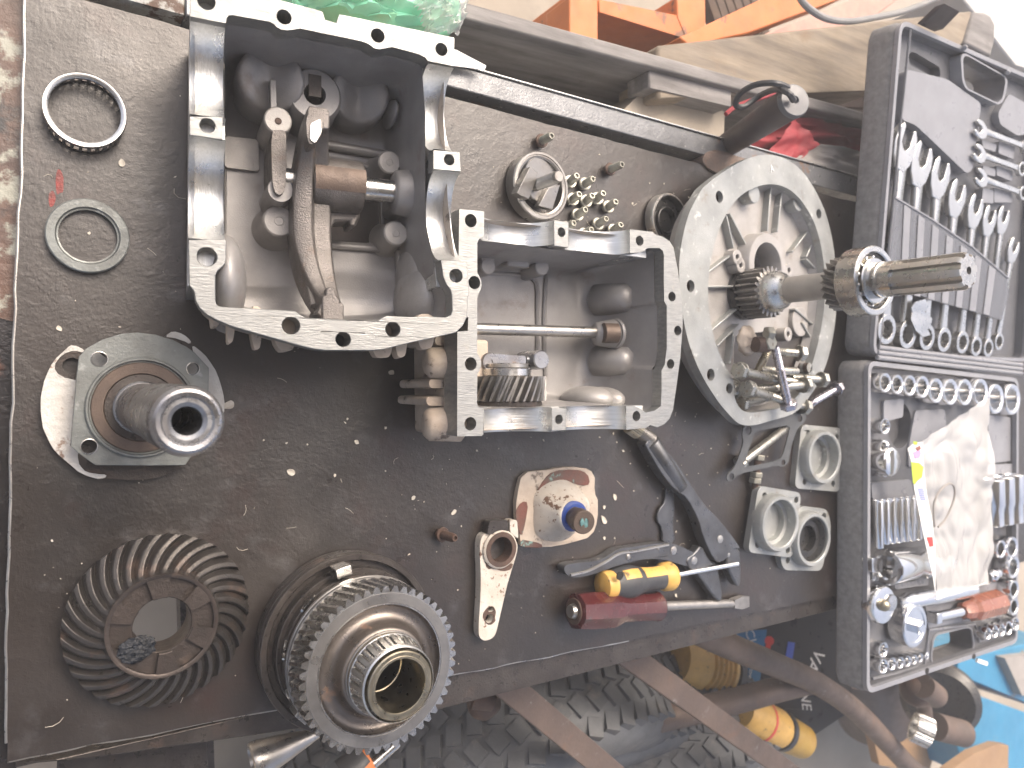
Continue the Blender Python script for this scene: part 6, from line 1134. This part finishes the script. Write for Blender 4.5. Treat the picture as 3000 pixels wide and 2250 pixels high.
SPN = thing('knurled_spinner', 'round knurled chrome spinner disc with square drive in the base', 'spinner', FBs); p = FBs.p(e6(545, 672), .012)
mk('disc', mv(gear(64, .0270, .0278, -.008, .012, .004), *p), 'chrome', SPN); mk('rim', mv(ring(.0262, .021, .0115, .0132, 48), *p), 'chrome', SPN); mk('drive', xf(box(-.0062, .0062, -.0065, .0065, .01, .022), Matrix.Translation((*p, 0)) @ Matrix.Rotation(.5, 4, 'Z')), 'chrome', SPN, bevel=.001)
HD = thing('amber_driver', 'socket driver with amber plastic handle in the case base', 'driver', FBs); a, b = FBs.p3(e6(870, 572), .004), FBs.p3(e6(1135, 500), .004); mt, L = frame_to(a, b)
mk('handle', xf(loft([[(r_ * (1 - .09 * (i % 2)) * math.cos(2 * PI * i / 16), r_ * (1 - .09 * (i % 2)) * math.sin(2 * PI * i / 16), L * t) for i in range(16)] for t, r_ in ((0, .009), (.06, .0125), (.2, .0135), (.25, .0180), (.9, .0190), (1, .0150))], True, True, True), mt), 'amber', HD, smooth=25); mk('shank', rod(FBs.p3(e6(690, 612), .002), a, .0068), 'chrome', HD); mk('tip', xf(prism([(-.0075, -.0075), (.0075, -.0075), (.0075, .0075), (-.0075, .0075)], 0, .012), frame_to(FBs.p3(e6(665, 616), .002), a)[0]), 'chrome', HD, bevel=.001)
BS = thing('bolt_adapter', 'round chrome adapter with flat top standing beside the small sockets', 'adapter', FBs); p = FBs.p(e5(508, 915), .016); mk('cap', mv(lathe([(0, .016), (.0150, .016), (.0180, .0135), (.0185, .008), (.017, -.012)], 40), *p), 'chrome', BS, smooth=40); mk('stem', rod(FBs.p3(e5(345, 905), .0), FBs.p3(e5(440, 890), .006), .009), 'chrome', BS)
UJ = solo('universal_joint', join(rod(FBs.p3(e6(1045, 335), .004), FBs.p3(e6(1120, 305), .004), .008, .007), ball(FBs.p3(e6(1085, 320), .006), .009)), 'chrome', 'small chrome universal joint at the lower right of the bag', 'joint', FBs)
# clear bag with printed strip
bgL = [e5(628, 790), e5(660, 900), e5(690, 1150), e5(740, 1400), e5(795, 1640), e6(690, 490)]; bgR = [e5(1338, 342), e5(1332, 700), e5(1342, 1000), e5(1370, 1250), e5(1352, 1640), e6(1040, 375)]
BGb = thing('plastic_bag', 'empty clear plastic bag with printed white strip lying on the sockets', 'bag', FBs)
mk('film', crumple(bgL, bgR, .0175, .012, 56, 40, seed=2, frm=FBs, fq=3.4), 'clearbag', BGb, smooth=50)
0 and mk('film', crumple([(q[0] + 3, q[1] + 3) for q in bgL], [(q[0] - 4, q[1] + 2) for q in bgR], .019, .008, 30, 20, seed=7, frm=FBs, fq=5), 'clearbag', BGb, smooth=50)
mk('seal_seam', tube([FBs.p3((bgL[-1][0] * (1 - t) + bgR[-1][0] * t, bgL[-1][1] * (1 - t) + bgR[-1][1] * t), .030) for t in (0, .25, .5, .75, 1)], .0010, 5), 'clearbag', BGb)
def strip(pts, w, m, nm): return mk(nm, prism([FBs.p(q, w) for q in pts], w - .0004, w), m, BGb)
strip([e5(632, 800), e5(690, 745), e5(765, 740), e5(775, 1000), e5(800, 1200), e5(850, 1450), e5(872, 1659), e6(690, 460), e6(672, 330), e5(790, 1640), e5(740, 1400), e5(690, 1150), e5(662, 900)], .0335, 'print_white', 'printed_strip')
strip([e5(664, 915), e5(735, 925), e5(772, 960), e5(760, 1050), e5(715, 1085), e5(695, 1115), e5(680, 1100)], .0341, 'print_green', 'green_print'); strip([e5(680, 735), e5(712, 735), e5(722, 760), e5(690, 765)], .0341, 'print_green', 'green_print')
strip(scale2([e5(x, y) for x, y in ((682, 830), (735, 805), (752, 840), (735, 880), (695, 885))], 1), .0341, 'print_pink', 'pink_print'); strip([e5(x, y) for x, y in ((700, 790), (740, 770), (750, 800), (720, 820))], .0341, 'amber', 'orange_print')
for k in range(6): y = 1150 + k * 18; strip([e5(722 + k * 4, y), e5(775 + k * 3, y), e5(776 + k * 3, y + 9), e5(724 + k * 4, y + 9)], .0341, 'print_blue', 'blue_print')
strip([e5(800, 1580), e5(852, 1578), e5(860, 1659), e5(828, 1665)], .0341, 'print_red', 'red_print')
mk('wire_loop', tube(spline([FBs.p3(e5(x, y), .0345) for x, y in ((870, 1490), (862, 1300), (910, 1180), (990, 1110), (1040, 1130), (1045, 1220), (1010, 1330), (960, 1430), (900, 1490))], 6), .0014, 6), 'greycloth', BGb)

# ============================================================ pieces that belong to a part hang on that part
SUBS = (('bolt_hole', 'flange'), ('bolt_hole', 'rim'), ('centre_mark', 'cast_stud'), ('oil_hole', 'gallery'), ('slot', 'slotted_boss'), ('window_lip', 'inner_wall'), ('window_edge', 'inner_wall'), ('casting_rib', 'outer_wall'), ('cast_fin', 'outer_wall'), ('cast_lug', 'outer_wall'), ('cast_rib', 'outer_wall'), ('machined_band', 'hub'), ('fork_rib', 'yoke'), ('worn_face', 'yoke'), ('pipe_boss_ring', 'pipe_boss'), ('hole_rim', 'bearing_plate'), ('stamped_mark', 'sleeve'), ('bore', 'sleeve'), ('collar', 'sleeve'), ('sidewall_rib', 'sidewall'), ('roller', 'bearing_cone'), ('cage_band', 'bearing_cone'), ('cage_bar', 'bearing_cone'), ('ball', 'bearing_outer'), ('bearing_shield', 'bearing_outer'), ('bearing_cage', 'bearing_outer'), ('bearing_inner', 'bearing_outer'), ('centre_hole', 'spline'), ('hub_pad', 'hub_face'), ('hub_rim', 'hub_face'), ('grease', 'hub_face'), ('eye_face', 'eye'), ('eye_bore', 'eye'), ('yellow_inlay', 'grip'), ('grip_rib', 'grip'), ('hang_hole', 'grip'), ('strike_cap', 'handle'), ('end_recess', 'handle'), ('blade_tip', 'blade'), ('handle_fold', 'lower_handle'), ('knurled_knob', 'adjusting_screw'), ('paint_spot', 'bolt'), ('flaked_patch', 'base'), ('seal', 'raised_ring'), ('lettering', 'body'), ('red_dot', 'body'), ('red_bar', 'body'), ('blue_panel', 'body'), ('navy_panel', 'body'), ('green_print', 'printed_strip'), ('red_print', 'printed_strip'), ('pink_print', 'printed_strip'), ('orange_print', 'printed_strip'), ('blue_print', 'printed_strip'), ('cover_rib', 'wrench_cover'), ('cover_edge', 'wrench_cover'), ('lid_pad', 'lid_deck'), ('moulded_pad', 'deck'), ('snap_stud', 'lid_rim'), ('snap_hole', 'rim'), ('edge_bead', 'tabletop'), ('torn_edge', 'tabletop'), ('paint_mark', 'tabletop'), ('rail_lip', 'back_rail'), ('casting_letter', 'rim'), ('end_cap', 'handle'))
base = lambda o: o.name.split('.')[0]
ident = lambda o: all(abs(o.matrix_basis[i][j] - (i == j)) < 1e-6 for i in range(4) for j in range(4))
for root in [o for o in bpy.data.objects if o.parent is None and o.type == 'EMPTY']:
    kids = list(root.children)
    for a, b in SUBS:
        ps = [k for k in kids if base(k) == b]
        for c in [k for k in kids if base(k) == a and k.parent == root]:
            if not ps: continue
            cb = sum((Vector(v) for v in c.bound_box), Vector()) / 8; cb = c.matrix_basis @ cb
            def near(p):
                lo = [min(v[i] for v in p.bound_box) for i in range(3)]; hi = [max(v[i] for v in p.bound_box) for i in range(3)]; q = p.matrix_basis.inverted() @ cb
                return sum(max(lo[i] - q[i], 0, q[i] - hi[i]) ** 2 for i in range(3)) + 1e-6 * (q - Vector([(lo[i] + hi[i]) / 2 for i in range(3)])).length
            p = min(ps, key=near); mb = p.matrix_basis.inverted() @ c.matrix_basis; c.parent = p; c.matrix_basis = mb

# ============================================================ even thin volume added to imitate veiling glare of the lens
hm = bpy.data.materials.new('glare_haze'); hm.use_nodes = True; hn = hm.node_tree
for n in list(hn.nodes):
    if n.type == 'BSDF_PRINCIPLED': hn.nodes.remove(n)
pv = hn.nodes.new('ShaderNodeVolumePrincipled'); pv.inputs['Color'].default_value = (.95, .96, 1, 1); pv.inputs['Density'].default_value = .07; pv.inputs['Anisotropy'].default_value = .2
hn.links.new(pv.outputs[0], [n for n in hn.nodes if n.type == 'OUTPUT_MATERIAL'][0].inputs['Volume'])
mk('glare_veil', box(-9.5, 9.5, -9.5, 9.5, -1.72, 2.7), hm, kind='stuff')
